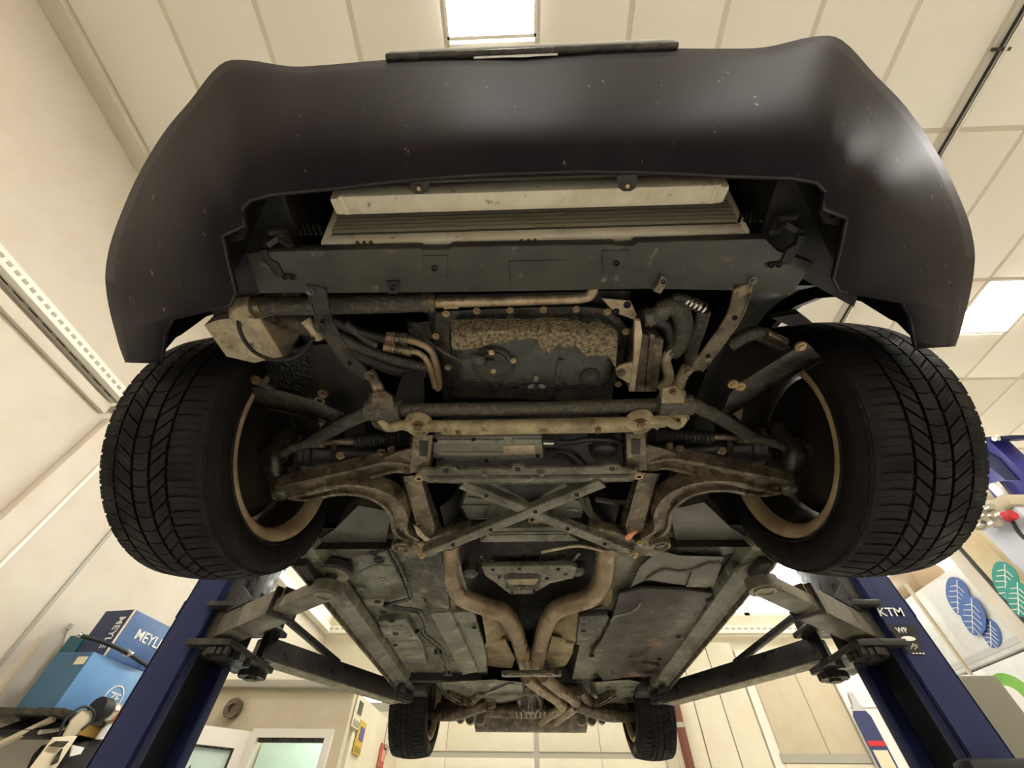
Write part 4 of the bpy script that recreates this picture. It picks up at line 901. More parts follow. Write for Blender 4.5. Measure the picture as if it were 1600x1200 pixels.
P_('boot_lid', MB().loft([[Vector((CX+x, y, H+z)) for x in (-.84, 0, .84)] for y, z in ((3.5, 1.36), (4.0, 1.35), (4.18, 1.2), (4.2, .72), (3.95, .68))], cap=False, closed=False), 'paint')
P_('roof', MB().loft([[Vector((CX-.60, y, H+z)), Vector((CX-.5, y, H+z+.04)), Vector((CX, y, H+z+.06)), Vector((CX+.5, y, H+z+.04)), Vector((CX+.60, y, H+z))] for y, z in ((1.95, 1.78), (2.4, 1.83), (3.0, 1.78))], cap=False, closed=False), 'paint')
def f_gl(b, f): b.prism([f(Vector((CX-.83, 1.35, H+1.31))), f(Vector((CX-.60, 1.95, H+1.78))), f(Vector((CX-.60, 3.0, H+1.78))), f(Vector((CX-.83, 3.6, H+1.35)))], (0, 0, .006))
both(f_gl, 'side_window', 'glass')
P_('windscreen', MB().prism([(CX-.83, 1.33, H+1.31), (CX+.83, 1.33, H+1.31), (CX+.6, 1.96, H+1.8), (CX-.6, 1.96, H+1.8)], (0, 0, .006)), 'glass')
P_('rear_window', MB().prism([(CX-.83, 3.6, H+1.35), (CX+.83, 3.6, H+1.35), (CX+.6, 2.98, H+1.8), (CX-.6, 2.98, H+1.8)], (0, 0, .006)), 'glass')
# ---- wheels
R0, TWD = .325, .108
def tyre_mesh():
    b = MB()
    prof = [(-.098, .228), (-.104, .236), (-.116, .252), (-.121, .272), (-.118, .292), (-.112, .306), (-.104, .3145), (-.07, .3165), (0, .317), (.07, .3165), (.104, .3145), (.112, .306), (.118, .292), (.121, .272), (.116, .252), (.104, .236), (.098, .228)]
    b.lathe((0, 0, 0), (1, 0, 0), prof, 72)
    for x in (-.117, .117):
        s_ = 1 if x > 0 else -1
        b.lathe((x, 0, 0), (s_, 0, 0), [(0, .290), (.0025, .288), (0, .286)], 60); b.lathe((x-.004*s_, 0, 0), (s_, 0, 0), [(0, .247), (.004, .244), (0, .241)], 60)
    return b
def tread_mesh():
    b = MB(); NP = 62; da = 2*math.pi/NP
    def P3(x, a, r): return Vector((x, r*math.cos(a), r*math.sin(a)))
    def rtop(x): return R0-.0009*(abs(x)/.03)**2 if abs(x) < .09 else R0-.0081-.30*(abs(x)-.09)
    def block(x0, x1, a0, a1, sl, curve=0):
        nx = 3; top = []; bot = []
        for i in range(nx+1):
            t = i/nx; x = x0+(x1-x0)*t; sh = sl*t+curve*math.sin(math.pi*t)
            top.append((P3(x, a0+sh, rtop(x)), P3(x, a1+sh, rtop(x)))); bot.append((P3(x, a0+sh, .312), P3(x, a1+sh, .312)))
        b.loft([[t_[0], t_[1], q[1], q[0]] for t_, q in zip(top, bot)])
    for k in range(NP):
        a = k*da
        for j in range(3):                                     # sipes split every block in three lamellae
            u0, u1 = a+da*(.02+.29*j), a+da*(.02+.29*j+.27)
            block(.074, .110, u0, u1, da*.10)                  # outer shoulder
            block(.034, .068, u0+da*.3, u1+da*.3, -da*.85)     # slanted outer row
        for j in range(3):
            u0, u1 = a+da*(.02+.31*j), a+da*(.02+.31*j+.30)
            block(-.002, .028, u0, u1, 0, da*.12)              # centre rib
        for j in range(2):
            u0, u1 = a+da*(.04+.42*j), a+da*(.04+.42*j+.40)
            block(-.036, -.008, u0, u1, da*.8)                 # slanted inner row
            block(-.111, -.042, u0, u1, -da*.25, -da*.15)      # wide inner shoulder
    return b
wheel_src = None
def wheel(c, steer, inner_side, front):
    # inner_side = +1 when the car centre lies towards +x
    M_ = Matrix.Translation(c) @ Matrix.Rotation(steer, 4, 'Z') @ (Matrix.Identity(4) if inner_side < 0 else Matrix.Scale(-1, 4, (1, 0, 0)))
    # local +x is the outer side
    if inner_side > 0: pass
    global wheel_src
    if wheel_src is None:
        wheel_src = {}
        for nm, mbx, mt in (('wheel', tyre_mesh(), 'rubber'), ('tread', tread_mesh(), 'rubber'),
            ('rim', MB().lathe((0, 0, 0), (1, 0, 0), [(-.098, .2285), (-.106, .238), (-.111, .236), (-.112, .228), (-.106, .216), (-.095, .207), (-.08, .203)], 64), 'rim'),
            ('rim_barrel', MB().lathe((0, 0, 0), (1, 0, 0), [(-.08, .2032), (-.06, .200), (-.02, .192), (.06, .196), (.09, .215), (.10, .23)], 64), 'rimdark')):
            me_o = mbx.build(nm, M[mt], None); wheel_src[nm] = me_o.data; bpy.data.objects.remove(me_o)
        sp = MB()
        for k in range(10):
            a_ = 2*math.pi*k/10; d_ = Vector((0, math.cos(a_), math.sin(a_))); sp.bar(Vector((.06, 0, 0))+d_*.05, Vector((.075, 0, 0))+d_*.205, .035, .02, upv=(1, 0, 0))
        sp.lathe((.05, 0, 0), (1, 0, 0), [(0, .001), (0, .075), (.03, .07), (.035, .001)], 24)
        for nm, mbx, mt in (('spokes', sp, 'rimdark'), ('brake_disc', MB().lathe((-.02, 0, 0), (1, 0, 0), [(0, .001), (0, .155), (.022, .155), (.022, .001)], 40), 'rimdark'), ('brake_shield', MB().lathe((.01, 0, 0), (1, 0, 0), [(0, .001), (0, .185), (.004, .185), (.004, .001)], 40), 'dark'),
            ('brake_caliper', MB().loft([[Vector((x, .162*math.cos(a_)*s_, .162*math.sin(a_)*s_)) for a_ in (.2, .5, .8, 1.1)]+[Vector((x, .10*math.cos(a_)*s_, .10*math.sin(a_)*s_)) for a_ in (1.1, .8, .5, .2)] for x in (-.055, .03) for s_ in (1,)]), 'steel')):
            me_o = mbx.build(nm, M[mt], None); wheel_src[nm] = me_o.data; bpy.data.objects.remove(me_o)
    off = Matrix.Translation(-Vector(ROOTS[car.name]))
    o = bpy.data.objects.new('wheel', wheel_src['wheel']); COL.objects.link(o); o.parent = car; o.matrix_local = off @ M_
    for nm in ('tread', 'rim', 'rim_barrel', 'spokes', 'brake_disc', 'brake_shield', 'brake_caliper'):
        c2 = bpy.data.objects.new(nm, wheel_src[nm]); COL.objects.link(c2); c2.parent = o
    return o
WFX, WFY, WFZ = .766, .84, H+.722
wheel(Vector((CX-WFX, WFY, WFZ)), math.radians(0), +1, True); wheel(Vector((CX+WFX, WFY, WFZ)), math.radians(0), -1, True)
wheel(Vector((CX-.765, 3.38, H+.70)), 0, +1, False); wheel(Vector((CX+.765, 3.38, H+.70)), 0, -1, False)
# ------------------------------------------------------------------ the two-post lift
YP = 1.74
C2 = CX+.026                    # the right column stands a little further out
def lift(side):
    f = (lambda v: Vector(v)) if side == 'l' else (lambda v: Vector((2*C2-v[0], v[1], v[2])))
    lbl = 'dark blue lift column left of the car beside the blue boxes' if side == 'l' else 'dark blue lift column right of the car with sticker strip'
    root = thing('lift_column', lbl, 'car lift', f((-1.37, YP+.15, 0)), 'lift columns')
    def B(nm, mb, m, par=None): return mb.build(nm, M[m], par or root)
    xo, xi = -1.444, -1.303
    def bx(x0, x1, y0, y1, z0, z1, bev=.004):
        b = MB(); c = f(((x0+x1)/2, (y0+y1)/2, (z0+z1)/2)); b.box(c, (x1-x0, y1-y0, z1-z0), bev=bev); return b
    top = H+1.55
    post = B('column', bx(xo, xi, YP, YP+.012, 0, top), 'blue')
    B('column_back', bx(xo, xo+.012, YP, YP+.30, 0, top), 'blue'); B('column_side', bx(xo, xi, YP+.288, YP+.30, 0, top), 'blue')
    B('column_flange', bx(xi-.012, xi, YP, YP+.055, 0, top), 'blue'); B('column_flange', bx(xi-.012, xi, YP+.245, YP+.30, 0, top), 'blue')
    B('slide_cover', bx(xo+.05, xo+.06, YP+.02, YP+.28, 0, top), 'black')
    B('column_foot', bx(xo-.12, xi+.06, YP-.1, YP+.4, 0, .02), 'liftblack')
    B('hook', bx(xo-.03, xo, YP+.03, YP+.06, H+.62, H+.69), 'blue')
    # carriage
    zc = H+.540
    car_ = B('carriage', bx(xi-.10, xi+.05, YP+.03, YP+.27, zc-.02, zc+.40), 'liftblack')
    B('yoke_plate', bx(xi-.02, xi+.16, YP-.03, YP+.36, zc-.035, zc-.012), 'liftblack'); B('yoke_plate', bx(xi-.02, xi+.16, YP-.03, YP+.36, zc+.105, zc+.125), 'liftblack')
    for y in (YP+.03, YP+.31):
        b = MB(); b.cyl(f((xi+.10, y, zc-.07)), f((xi+.10, y, zc+.15)), .024, 16); B('pivot_pin', b, 'liftblack', car_)
        b = MB()
        for k in range(12):
            a_ = 2*math.pi*k/12; b.box(f((xi+.10+.045*math.cos(a_), y+.045*math.sin(a_), zc-.05)), (.018, .018, .022))
        b.cyl(f((xi+.10, y, zc-.06)), f((xi+.10, y, zc-.038)), .045, 20); B('gear_ring', b, 'liftblack', car_)
    for k, y in enumerate((YP-.005, YP+.07, YP+.16)):
        b = MB(); b.cyl(f((xi+.145, y, zc-.06)), f((xi+.145, y, zc-.035)), .014, 8); B('bolt', b, 'liftblack', car_)
    # front arm
    ap = Vector((xi+.10, YP+.03, 0)); pf = Vector((-.680, 1.385, 0)) if side == 'l' else Vector((2*C2-.770, 1.36, 0))
    d = (pf-ap); L = d.length; d.normalize(); n = d.cross(Vector((0, 0, 1)))
    def at(t, z): v = ap+d*t; return Vector((v.x, v.y, z))
    b = MB(); b.bar(f(at(-.03, zc+.045)), f(at(L*.60, zc+.045)), .095, .085, bev=.004); arm = B('front_arm', b, 'liftgrey')
    b = MB(); b.bar(f(at(L*.55, zc+.034)), f(at(L*.97, zc+.034)), .080, .042, bev=.004); B('arm_extension', b, 'liftgrey', arm)
    b = MB(); b.lathe(f(at(L*1.0, zc+.014)), (0, 0, 1), [(0, .001), (0, .05), (.036, .05), (.036, .001)], 24); B('arm_eye', b, 'liftgrey', arm)
    b = MB(); b.lathe(f(at(L*1.0, zc+.012)), (0, 0, -1), [(-.004, .034), (.003, .034), (.003, .026), (-.001, .026), (-.001, .001)], 24); B('screw_end', b, 'pad', arm)
    b = MB(); b.bar(f(at(L*.58, zc+.045)), f(at(L*.60, zc+.045)), .112, .1, bev=.006); B('arm_collar', b, 'liftblack', arm)
    b = MB(); b.bar(f(at(L*.64, zc+.05)), f(at(L*.66, zc+.05)), .085, .075, bev=.006); B('stop_collar', b, 'steel', arm)
    b = MB(); b.prism([f(at(-.02, zc+.09)-n*.045), f(at(.20, zc+.09)-n*.045), f(at(.02, zc+.19)-n*.045)], f(n*.006)-f((0, 0, 0))); b.prism([f(at(-.02, zc+.09)+n*.045), f(at(.20, zc+.09)+n*.045), f(at(.02, zc+.19)+n*.045)], f(n*.006)-f((0, 0, 0))); B('arm_gusset', b, 'liftblack', arm)
    pc = f(at(L*1.0, 0)); 
    b = MB(); b.lathe(Vector((pc.x, pc.y, zc+.082)), (0, 0, 1), [(-.03, .001), (-.03, .02), (0, .02), (0, .058), (.006, .066), (.030, .066), (.034, .001)], 28); B('lift_pad', b, 'liftblack', arm)
    b = MB(); b.lathe(Vector((pc.x, pc.y, zc+.0805)), (0, 0, 1), [(0, .018), (0, .057), (.002, .057), (.002, .018)], 28); B('pad_underside', b, 'pad', arm)
    # rear arm
    ar_ = Vector((xi+.10, YP+.31, 0)); pr = Vector((CX-.725 if side == 'l' else 2*C2-(CX+.725), 2.88, 0)); d2 = (pr-ar_); L2 = d2.length; d2.normalize()
    def at2(t, z): v = ar_+d2*t; return Vector((v.x, v.y, z))
    b = MB(); b.bar(f(at2(-.02, zc+.045)), f(at2(L2*.93, zc+.045)), .09, .085, bev=.004); arm2 = B('rear_arm', b, 'liftblack')
    b = MB(); b.bar(f(at2(.0, zc+.0015)), f(at2(L2*.92, zc+.0015)), .088, .004); B('arm_underside', b, 'pad', arm2)
    b = MB(); b.bar(f(at2(L2*.86, zc+.045)), f(at2(L2*1.02, zc+.045)), .07, .06, bev=.004); B('arm_extension', b, 'liftblack', arm2)
    b = MB(); b.lathe(f(at2(L2*1.0, zc+.07)), (0, 0, 1), [(0, .001), (0, .05), (.018, .058), (.030, .058), (.030, .001)], 24); B('lift_pad', b, 'liftblack', arm2)
    b = MB(); b.bar(f(at2(.0, zc+.20)), f(at2(.42, zc+.09)), .04, .02, bev=.003); B('arm_brace', b, 'liftblack', arm2)
    b = MB(); b.tube([f(at2(.02, zc+.05)), f(at2(.02, zc+.21))], .03, 12, 0); B('arm_post', b, 'liftblack', arm2)
    return root, f, xo, xi
lroot, lf_, xo_, xi_ = lift('l'); rroot, rf_, _, _ = lift('r')
# stickers on the right hand column
xa = rf_((xo_, YP, 0)).x; xb_ = rf_((xi_, YP, 0)).x
st = AY(1398, 958, YP); fm = frame(Vector((0, 0, 0)), (1, 0, 0), (0, 0, 1))
def onpost(px, py): p = AY(px, py, YP-.003); return frame(p, (1, 0, 0), (0, 0, 1))
text_mesh('sticker_lettering', 'KTM', .044, M['white'], rroot, onpost(1391, 957), shear=.15, sx=1.1)
q = [AY(x, y, YP-.001) for x, y in ((1383, 976), (1431, 977), (1443, 1024), (1420, 1022))]
sk = MB().prism(q, (0, -.002, 0)).build('sticker_strip', M['black'], rroot)
text_mesh('sticker_lettering', 'WP', .026, M['white'], rroot, onpost(1409, 985))
p0 = onpost(1419, 998).translation
MB().prism([p0+Vector((.026*math.cos(2*math.pi*k/20), 0, .008*math.sin(2*math.pi*k/20))) for k in range(20)], (0, -.002, 0)).build('oval_mark', M['white'], rroot)
p0 = onpost(1428, 1010).translation; b = MB()
for u0, u1 in (((-.016, -.008), (.004, .010)), ((.004, .010), (.012, -.004)), ((-.012, -.002), (.016, .006)), ((-.004, -.010), (.010, .0))): b.bar(p0+Vector((u0[0], 0, u0[1])), p0+Vector((u1[0], 0, u1[1])), .003, .002, upv=(0, 1, 0))
b.build('zigzag_mark', M['trimgrey'], rroot)
p0 = onpost(1435, 1021).translation; b = MB()
for k in range(4): b.box(p0+Vector((-.018+k*.012, 0, 0)), (.007, .002, .004))
b.build('dash_mark', M['white'], rroot)
# dark control box beside the right column
p = AY(1560, 1120, YP-.02)
t = rroot
a0 = AY(1487, 1052, YP+.02); a1 = AY(1530, 1052, YP+.02)
MB().box(((a0.x+a1.x)/2+.03, YP+.14, a0.z-.30), (.17, .22, .60), bev=.012).build('control_cabinet', mat('olive_grey_cabinet', (118, 116, 100), .4), t)
MB().tube([Vector((a0.x-.03, YP+.06, a0.z+.0)), Vector((a0.x, YP+.06, a0.z+.03)), Vector((a0.x+.03, YP+.06, a0.z+.01))], .018, 8).build('cable_gland', M['black'], t)
a2 = AY(1570, 1185, YP-.06)
MB().box((a2.x-.02, YP-.04, a2.z-.06), (.22, .09, .12), bev=.02).build('motor_cover', M['black'], t)
# ------------------------------------------------------------------ shelf with boxes at the left
M['zf'] = mat('light_blue_carton', (108, 156, 204), .5, c2=(98, 146, 196), scale=3); M['zfdark'] = mat('teal_blue_carton', (64, 104, 134), .5)
M['meyle'] = mat('mid_blue_carton', (62, 92, 140), .45, c2=(84, 118, 164), scale=2); M['meyledark'] = mat('navy_carton', (40, 52, 84), .5)
M['teal'] = mat('teal_carton', (42, 92, 104), .5); M['cream'] = mat('cream_paper', (228, 214, 184), .6); M['amber'] = mat('amber_lens', (226, 130, 44), .25); M['yellow'] = mat('yellow_card', (216, 178, 90), .5)
sx = -2.60; zs0 = H+.49
t = thing('wall_shelf', 'dark shelf on the left wall carrying the blue boxes', 'shelf', (XL, 2.9, zs0))
MB().box((XL+.26, 3.15, zs0-.02), (.52, 1.0, .03), bev=.003).build('board', M['blacksteel'], t)
for y in (2.72, 3.3): MB().bar((XL+.0, y, zs0-.28), (XL+.44, y, zs0-.04), .03, .02).build('bracket', M['beige'], t)
MB().box((XL+.012, 2.72, zs0-.1), (.02, .03, .9)).build('upright', M['beige'], t)
def carton(name, lb, c, d, rz, m, m2):
    t = thing(name, lb, 'box', (c[0], c[1], c[2]-d[2]/2), 'parts cartons on the wall shelf')
    R = Matrix.Rotation(rz, 3, 'Z'); MB().box(c, d, R, bev=.003).build('carton', M[m], t)
    fx = R @ Vector((0, -1, 0)); p = Vector(c)+fx*(d[1]/2+.0015)
    MB().box(p, (d[0]-.006, .002, d[2]-.006), R).build('end_panel', M[m2], t)
    return t, R, Vector(c), d
t, R, c, d = carton('parts_carton', 'light blue carton with a white round logo on the shelf', (sx-.135, 2.98, zs0+.14), (.25, .50, .27), -.10, 'zf', 'zfdark')
fn = R @ Vector((1, 0, 0)); fy = R @ Vector((0, 1, 0)); o = AX(182, 1083, sx+.004); pp = c+fn*(d[0]/2+.002)+fy*.06+Vector((0, 0, -.03))
b = MB(); b.lathe(pp, fn, [(0, .066), (.002, .066), (.002, .059), (0, .059)], 32); b.build('logo_ring', M['white'], t)
text_mesh('logo_lettering', 'ZF', .072, M['white'], t, frame(pp, fy, (0, 0, 1)), shear=.1)
pe = c-fy*(d[1]/2+.004); MB().box(pe+fn*.08+Vector((0, 0, .09)), (.07, .002, .04), R).build('paper_label', M['cream'], t)
t, R, c, d = carton('parts_carton', 'blue and navy carton with white capital lettering, topmost on the shelf', (sx-.135, 3.03, zs0+.275+.14), (.23, .40, .27), -.14, 'meyle', 'meyledark')
fn = R @ Vector((1, 0, 0)); fy = R @ Vector((0, 1, 0)); pp = c+fn*(d[0]/2+.002)
text_mesh('carton_lettering', 'MEYLE', .085, M['white'], t, frame(pp+fy*.03+Vector((0, 0, .02)), fy, (0, 0, 1)))
pe = c-fy*(d[1]/2+.004)
text_mesh('carton_lettering', 'MEYLE', .065, M['white'], t, frame(pe+fn*.06, (0, 0, -1), fn))
MB().tube([c+fn*(d[0]/2)-fy*(d[1]/2)+Vector((0, 0, z)) for z in (-d[2]/2, d[2]/2)], .006, 6, 0).build('pale_edge', M['cream'], t)
t, R, c, d = carton('parts_carton', 'narrow teal carton behind the navy one on the shelf', (sx-.33, 3.05, zs0+.20), (.10, .42, .40), -.05, 'teal', 'teal')
pe = c-Vector((0, d[1]/2+.004, 0)); MB().box(pe+Vector((.0, 0, .04)), (.05, .002, .03)).build('paper_label', M['cream'], t)
# hose lying over the boxes
p = [AX(122, 992, -2.7), AX(160, 1003, -2.62), AX(198, 1020, -2.575), AX(232, 1042, -2.575)]
t = thing('hose_piece', 'black rubber hose with a metal clamp lying across the cartons', 'hose', p[0])
MB().tube(p, .011, 10).build('hose', M['black'], t)
MB().tube([p[0], p[0]+(p[1]-p[0])*.12], .015, 10, 0).build('end_fitting', M['chrome'], t)
cl = MB(); cl.lathe(p[2], p[3]-p[2], [(0, .013), (0, .02), (.02, .02), (.02, .013)], 14); cl.box(p[2]+Vector((.015, .01, .0)), (.03, .03, .018), bev=.004); cl.build('clamp', M['chrome'], t)
# lamps, bulbs and paper strips below the boxes
q = AX(146, 1109, sx+.02)+Vector((.07, 0, 0))
t = thing('indicator_lamp', 'grey lamp with an amber lens in front of the light blue carton', 'lamp', q)
MB().lathe(q+Vector((0, -.07, 0)), (0, 1, 0), [(0, .001), (0, .05), (.06, .055), (.09, .045), (.09, .001)], 16).build('housing', M['black'], t)
MB().lathe(q+Vector((.0, .02, 0)), (0, 1, 0), [(0, .045), (.03, .05), (.045, .04), (.045, .001)], 16).build('clear_lens', M['chrome'], t)
MB().box(q+Vector((.01, .10, -.005)), (.06, .07, .075), bev=.012).build('amber_lens', M['amber'], t)
q = AX(168, 1142, sx+.10)
t = thing('white_jar', 'small white plastic jar under the amber lamp', 'jar', q+Vector((0, 0, -.03)))
MB().lathe(q-Vector((0, 0, .04)), (0, 0, 1), [(0, .001), (0, .035), (.05, .035), (.055, .028), (.075, .028), (.075, .001)], 18).build('jar', M['white'], t); MB().cyl(q+Vector((0, 0, .03)), q+Vector((0, 0, .045)), .031, 18).build('lid', M['trimgrey'], t)
q = AX(150, 1143, sx+.04)
y_ = MB().box((0, 0, 0), (.02, .22, .06), bev=.002).build('yellow_card', M['yellow'], None, loc=q); tag(y_, 'yellow card strip below the white jar at the left column', 'card')
# hanging paper packets on a looped cable
q0 = AX(125, 1118, -2.45)
t = thing('paper_packet', 'long cream paper packets hanging beside the left column', 'packet', q0)
pts = [AX(x, y, -2.45) for x, y in ((128, 1108), (142, 1112), (140, 1125), (112, 1152), (97, 1150), (110, 1125))]
MB().prism(pts, (.012, 0, 0), bev=.002).build('packet', M['beige'], t)
pts = [AX(x, y, -2.44) for x, y in ((108, 1150), (82, 1152), (46, 1200), (78, 1210), (118, 1150))]
MB().prism(pts, (.012, 0, 0), bev=.002).build('packet', M['cream'], t)
pts = [AX(x, y, -2.42) for x, y in ((86, 1158), (106, 1158), (96, 1168), (74, 1166))]
MB().prism(pts, (.008, 0, 0)).build('printed_band', M['blacksteel'], t)
pts = [AX(x, y, -2.42) for x, y in ((90, 1176), (96, 1170), (88, 1192), (78, 1196))]
MB().prism(pts, (.008, 0, 0)).build('printed_band', M['blacksteel'], t)
MB().tube([AX(x, y, -2.43) for x, y in ((92, 1150), (100, 1128), (118, 1110), (134, 1104), (146, 1112), (144, 1126), (128, 1140))], .006, 8).build('cable_loop', M['black'], t)
# black toolbox handle below
q = AX(95, 1142, -2.55)
t = thing('tool_case', 'black tool case with a pale edge under the light blue carton', 'tool case', q)
pts = [AX(x, y, -2.62) for x, y in ((62, 1140), (112, 1120), (140, 1128), (120, 1152), (80, 1156), (60, 1150))]
MB().prism(pts, (-.25, 0, 0), bev=.01).build('case', M['black'], t)
MB().tube([AX(62, 1144, -2.60), AX(90, 1140, -2.60), AX(116, 1134, -2.60)], .01, 8).build('pale_edge', M['trimgrey'], t)
q = AX(140, 1185, -2.5)
pts = [AX(x, y, -2.52)-q for x, y in ((118, 1165), (170, 1150), (160, 1180), (140, 1215), (90, 1215), (105, 1180))]
b = MB().prism(pts, (-.2, 0, 0), bev=.01).build('cloth_bag', M['black'], None, loc=q); tag(b, 'black bag hanging at the foot of the left column', 'bag')
pts = [AX(x, y, -2.50) for x, y in ((112, 1164), (130, 1168), (124, 1178), (108, 1182))]; q = pts[0]
b = MB().prism([v-q for v in pts], (.008, 0, 0)).build('paper_slip', M['white'], None, loc=q); tag(b, 'small white paper slip on the black bag', 'paper')
# scuffs of the wall: faint wire
p = [AX(107, 979, XL+.01), AX(85, 1040, XL+.01), AX(60, 1110, XL+.01)]
t = thing('wall_wire', 'thin bare wire hanging down the left wall by the shelf', 'wire', p[0])
MB().tube(p, .005, 6).build('wire', M['trimgrey'], t); MB().box(p[0]+Vector((.01, 0, 0)), (.02, .02, .03)).build('hook', M['trimgrey'], t)
# ------------------------------------------------------------------ right hand side
M['leafblue'] = mat('blue_leaf_print', (58, 98, 166), .5); M['leafteal'] = mat('teal_leaf_print', (34, 146, 132), .5); M['greenlogo'] = mat('green_print', (112, 178, 70), .5, c2=(150, 200, 90), scale=6); M['redprint'] = mat('red_print', (202, 48, 56), .5)
M['pack'] = mat('white_film_pack', (232, 232, 228), .35, c2=(216, 216, 214), scale=5); M['packgrey'] = mat('grey_film_band', (196, 195, 194), .4)
M['skirt'] = mat('tan_post_cover', (206, 186, 146), .5, c2=(196, 174, 132), scale=5); M['greybox'] = mat('pale_grey_box', (188, 190, 200), .4); M['brownfoil'] = mat('brown_shrink_film', (176, 152, 122), .3)
M['bluebr'] = mat('bright_blue_steel', (48, 50, 140), .35)
xq = 3.05
def vy(px, py): return AX(px, py, xq)
# shelving upright between the packs
yb0 = vy(1462, 880).y
# white packs stacked in a tall rack: one per level
def packface(pts, lb, nm='paper_pack', th=.35):
    P = [AX(x, y, xq) for x, y in pts]; c = sum(P, Vector())/len(P)
    t = thing(nm, lb, 'paper pack', (c.x, c.y, min(v.z for v in P)), 'white packs on the right hand rack')
    MB().prism(P, (th, 0, 0), bev=.006).build('pack', M['pack'], t); return t
Ya, Yb = 2.62, 3.45
def pack(y0, y1, z0, z1, lb):
    t = thing('paper_pack', lb, 'paper pack', (xq+.17, (y0+y1)/2, z0), 'white packs on the right hand rack')
    MB().box((xq+.17, (y0+y1)/2, (z0+z1)/2), (.34, y1-y0, z1-z0-.012), bev=.012).build('pack', M['pack'], t)
    MB().box((xq-.001, (y0+y1)/2, z0+.05), (.004, y1-y0-.02, .035)).build('film_band', M['packgrey'], t)
    return t
zl = [H-.9, H+.02, H+.40, H+.84, H+1.36]
labs = ['lowest tall white film pack on the right hand rack', 'plain white film pack under the printed ones', 'white film pack with green ball and red lettering', 'white film pack with blue leaf print']
packs = [pack(2.75, 3.75, zl[k], zl[k+1], labs[k]) for k in range(4)]
LN = [0]
def leaf(par, px, py, r, m, x=xq-.004):
    LN[0] += 1; x -= .006*(LN[0] % 3)
    c = AX(px, py, x); P = []; d_ = Vector((0, .75, -.66)) ; e_ = Vector((0, .66, .75))
    for q_ in range(20):
        a_ = 2*math.pi*q_/20; u_ = math.cos(a_); P.append(c+d_*r*u_+e_*r*.62*math.sin(a_)*(1-.25*u_*u_*u_))
    MB().prism(P, (-.003, 0, 0)).build('leaf_print', M[m], par)
    b = MB(); b.bar(c-d_*r*.9+Vector((-.004, 0, 0)), c+d_*r*.9+Vector((-.004, 0, 0)), .005, .002, upv=(1, 0, 0))
    for q_ in range(-2, 3):
        for s_ in (-1, 1): b.bar(c+d_*r*.3*q_+Vector((-.004, 0, 0)), c+d_*(r*.3*q_+r*.22)+e_*r*.45*s_*(1-.12*abs(q_))+Vector((-.004, 0, 0)), .004, .002, upv=(1, 0, 0))
    b.build('leaf_vein', M['white'], par)
leaf(packs[3], 1497, 932, .13, 'leafblue'); leaf(packs[3], 1520, 962, .13, 'leafblue'); leaf(packs[3], 1549, 990, .09, 'leafblue')
c = AX(1590, 1098, xq-.004)
MB().lathe(c, (-1, 0, 0), [(0, .001), (.001, .15), (-.002, .15)], 28).build('green_ball', M['greenlogo'], packs[2]); MB().lathe(c+Vector((-.003, .02, .0)), (-1, 0, 0), [(0, .001), (.001, .09), (-.002, .09)], 24).build('white_ball', M['white'], packs[2])
text_mesh('pack_lettering', '3R', .16, M['redprint'], packs[2], frame(AX(1598, 1128, xq-.004), (0, -1, 0), (0, 0, 1)))
# rack posts and tan cover strip in front
t = thing('rack_post', 'tan vertical post with a dark seam in front of the white packs', 'post', (xq-.02, 2.6, 0))
y0 = AX(1497, 872, xq).y; 
MB().box((xq-.06, 2.60, H+.05), (.06, .16, 2.88), bev=.006).build('post', M['skirt'], t); MB().box((xq-.055, 2.70, H+.05), (.05, .03, 2.88)).build('seam', M['black'], t); MB().box((xq-.05, 2.78, H+.05), (.04, .10, 2.88), bev=.004).build('pale_strip', M['wall'], t)
t = MB().box((0, 0, 0), (.02, .02, 2.8)).build('rack_rod', M['beige'], None, loc=(xq-.06, 3.32, 1.4)); tag(t, 'thin grey rod standing in front of the white packs', 'rod')
b = MB().box((0, 0, 0), (.3, .34, .2), bev=.05).build('film_roll', M['brownfoil'], None, loc=(xq+.16, 3.45, H+1.46)); tag(b, 'brown shrink film bundle lying on top of the white packs', 'bundle')
# grey box with teal leaves and brass fittings
q = AX(1572, 868, 2.8)
t = thing('wall_unit', 'pale grey unit with teal leaf print at the right edge', 'box', (q.x+.15, q.y, q.z-.2))
MB().box((2.8+.15, 2.22, q.z-.12), (.3, .26, .62), bev=.01).build('casing', M['greybox'], t)
MB().box((2.8+.14, 2.22, q.z+.2), (.33, .29, .07), bev=.01).build('lid', M['beige'], t)
leaf(t, 1572, 908, .11, 'leafteal', 2.796); leaf(t, 1592, 935, .10, 'leafteal', 2.796)
t = thing('valve_fittings', 'shiny metal valve fittings with a red knob under the blue beam', 'valve', AX(1550, 812, 2.7))
b = MB()
for (px, py, r_) in ((1540, 808, .03), (1552, 820, .024), (1562, 806, .022), (1545, 796, .018), (1532, 822, .02)):
    c = AX(px, py, 2.72); b.lathe(c-Vector((.0, .03, 0)), (.2, 1, .3), [(0, .001), (0, r_), (.03, r_*1.2), (.05, r_*.7), (.08, r_*.7), (.08, .001)], 10)
b.tube([AX(1530, 812, 2.72), AX(1550, 806, 2.72), AX(1572, 806, 2.72)], .014, 8); b.build('fittings', M['chrome'], t)
MB().lathe(AX(1584, 804, 2.7), (0, 1, .2), [(0, .001), (0, .025), (.04, .03), (.05, .001)], 12).build('knob', M['redprint'], t)
MB().tube([AX(1580, 812, 2.7), AX(1592, 832, 2.7), AX(1602, 842, 2.7)], .01, 8).build('cable', M['black'], t)
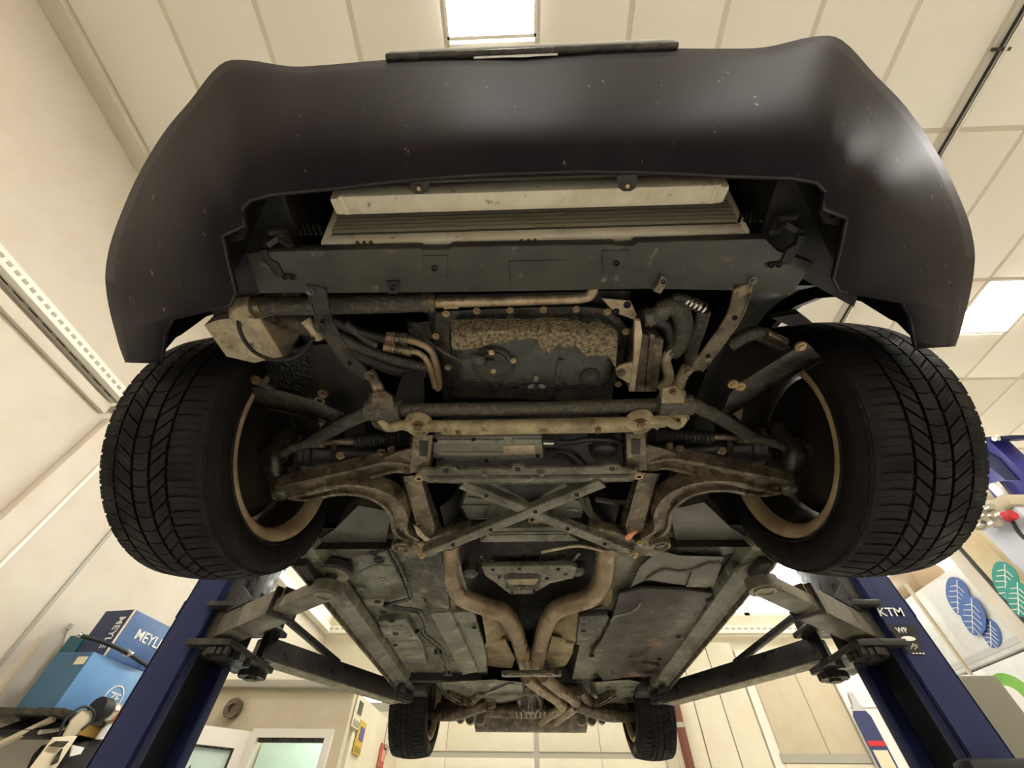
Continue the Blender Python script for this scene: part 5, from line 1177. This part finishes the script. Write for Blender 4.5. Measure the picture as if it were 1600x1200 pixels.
# neighbouring lift beam
t = thing('lift_beam', 'bright blue beam of the neighbouring lift at the right edge', 'lift beam', AX(1560, 740, 3.0))
def bq(pts, x, m, nm, th=.12): MB().prism([AX(a_, b_, x) for a_, b_ in pts], (th, 0, 0), bev=.005).build(nm, M[m], t)
bq([(1534, 698), (1544, 686), (1600, 740), (1620, 760), (1600, 742), (1538, 700)][:4]+[(1620, 842), (1596, 838), (1540, 760)], 3.0, 'bluebr', 'beam')
bq([(1536, 683), (1578, 680), (1577, 686), (1540, 690)], 2.98, 'blue', 'end_plate', .2)
bq([(1538, 757), (1560, 752), (1590, 790), (1582, 800)], 2.96, 'chrome', 'cover_plate', .05)
bq([(1540, 705), (1560, 716), (1590, 750), (1570, 750), (1540, 725)], 2.985, 'blue', 'beam_web', .02)
MB().lathe(AX(1558, 685, 2.97), (-1, 0, 0), [(0, .001), (.0, .02), (.015, .016), (.016, .001)], 12).build('bolt', M['chrome'], t)
# poster board with bottles on the back wall
def wy2(px, py): return AY(px, py, YB-.12)
a0 = wy2(1308, 1052); a1 = wy2(1420, 1200)
t = thing('bottle_board', 'white board with printed bottles behind the right lift column', 'board', (a0.x+.5, YB-.1, H+.2))
MB().box((a0.x+.45, YB-.08, a0.z-.7), (1.05, .04, 1.45), bev=.03).build('board', M['white'], t)
MB().box((a0.x+.45, YB-.105, a0.z-.36), (1.0, .01, .008)).build('board_joint', M['packgrey'], t)
M['bottle'] = mat('navy_bottle_print', (52, 62, 104), .5); M['pinkp'] = mat('pink_bottle_print', (214, 120, 132), .5)
for cx_, m_, r_ in ((1355, 'bottle', 'redprint'), (1402, 'pinkp', 'white')):
    c = wy2(cx_, 1135); pr = [(-.03, .34), (.03, .34), (.05, .2), (.11, .1), (.11, -.45), (-.11, -.45), (-.11, .1), (-.05, .2)]
    MB().prism([c+Vector((x, .0, z)) for x, z in pr], (0, -.006, 0)).build('bottle_print', M[m_], t)
    MB().prism([c+Vector((x, .0, z)) for x, z in ((-.03, .34), (.03, .34), (.045, .22), (.08, .15), (-.08, .15), (-.045, .22))], (0, -.009, 0)).build('bottle_cap', M['packgrey'], t)
    MB().box(c+Vector((0, -.006, -.16)), (.2, .008, .05)).build('label_band', M[r_], t); MB().box(c+Vector((0, -.006, -.3)), (.17, .008, .16)).build('label_panel', M['cream'], t)
# blue framed sign on the left wall beyond the column
t = thing('blue_sign', 'blue sign with white triangle outline high on the left wall', 'sign', (XL+.02, 4.4, H+2.0))
c = AX(412, 900, XL+.02)+Vector((0, 0, .30))
MB().box((XL+.02, c.y, c.z+.05), (.02, .7, .55)).build('sign_panel', M['bluebr'], t)
b = MB()
for a_, e_ in (((0, -.26, -.1), (0, 0, -.2)), ((0, 0, -.2), (0, .26, .25)), ((0, .26, .25), (0, -.26, -.1))): b.bar(Vector((XL+.034, c.y, c.z+.05))+Vector(a_), Vector((XL+.034, c.y, c.z+.05))+Vector(e_), .015, .006, upv=(1, 0, 0))
b.build('white_triangle', M['white'], t)
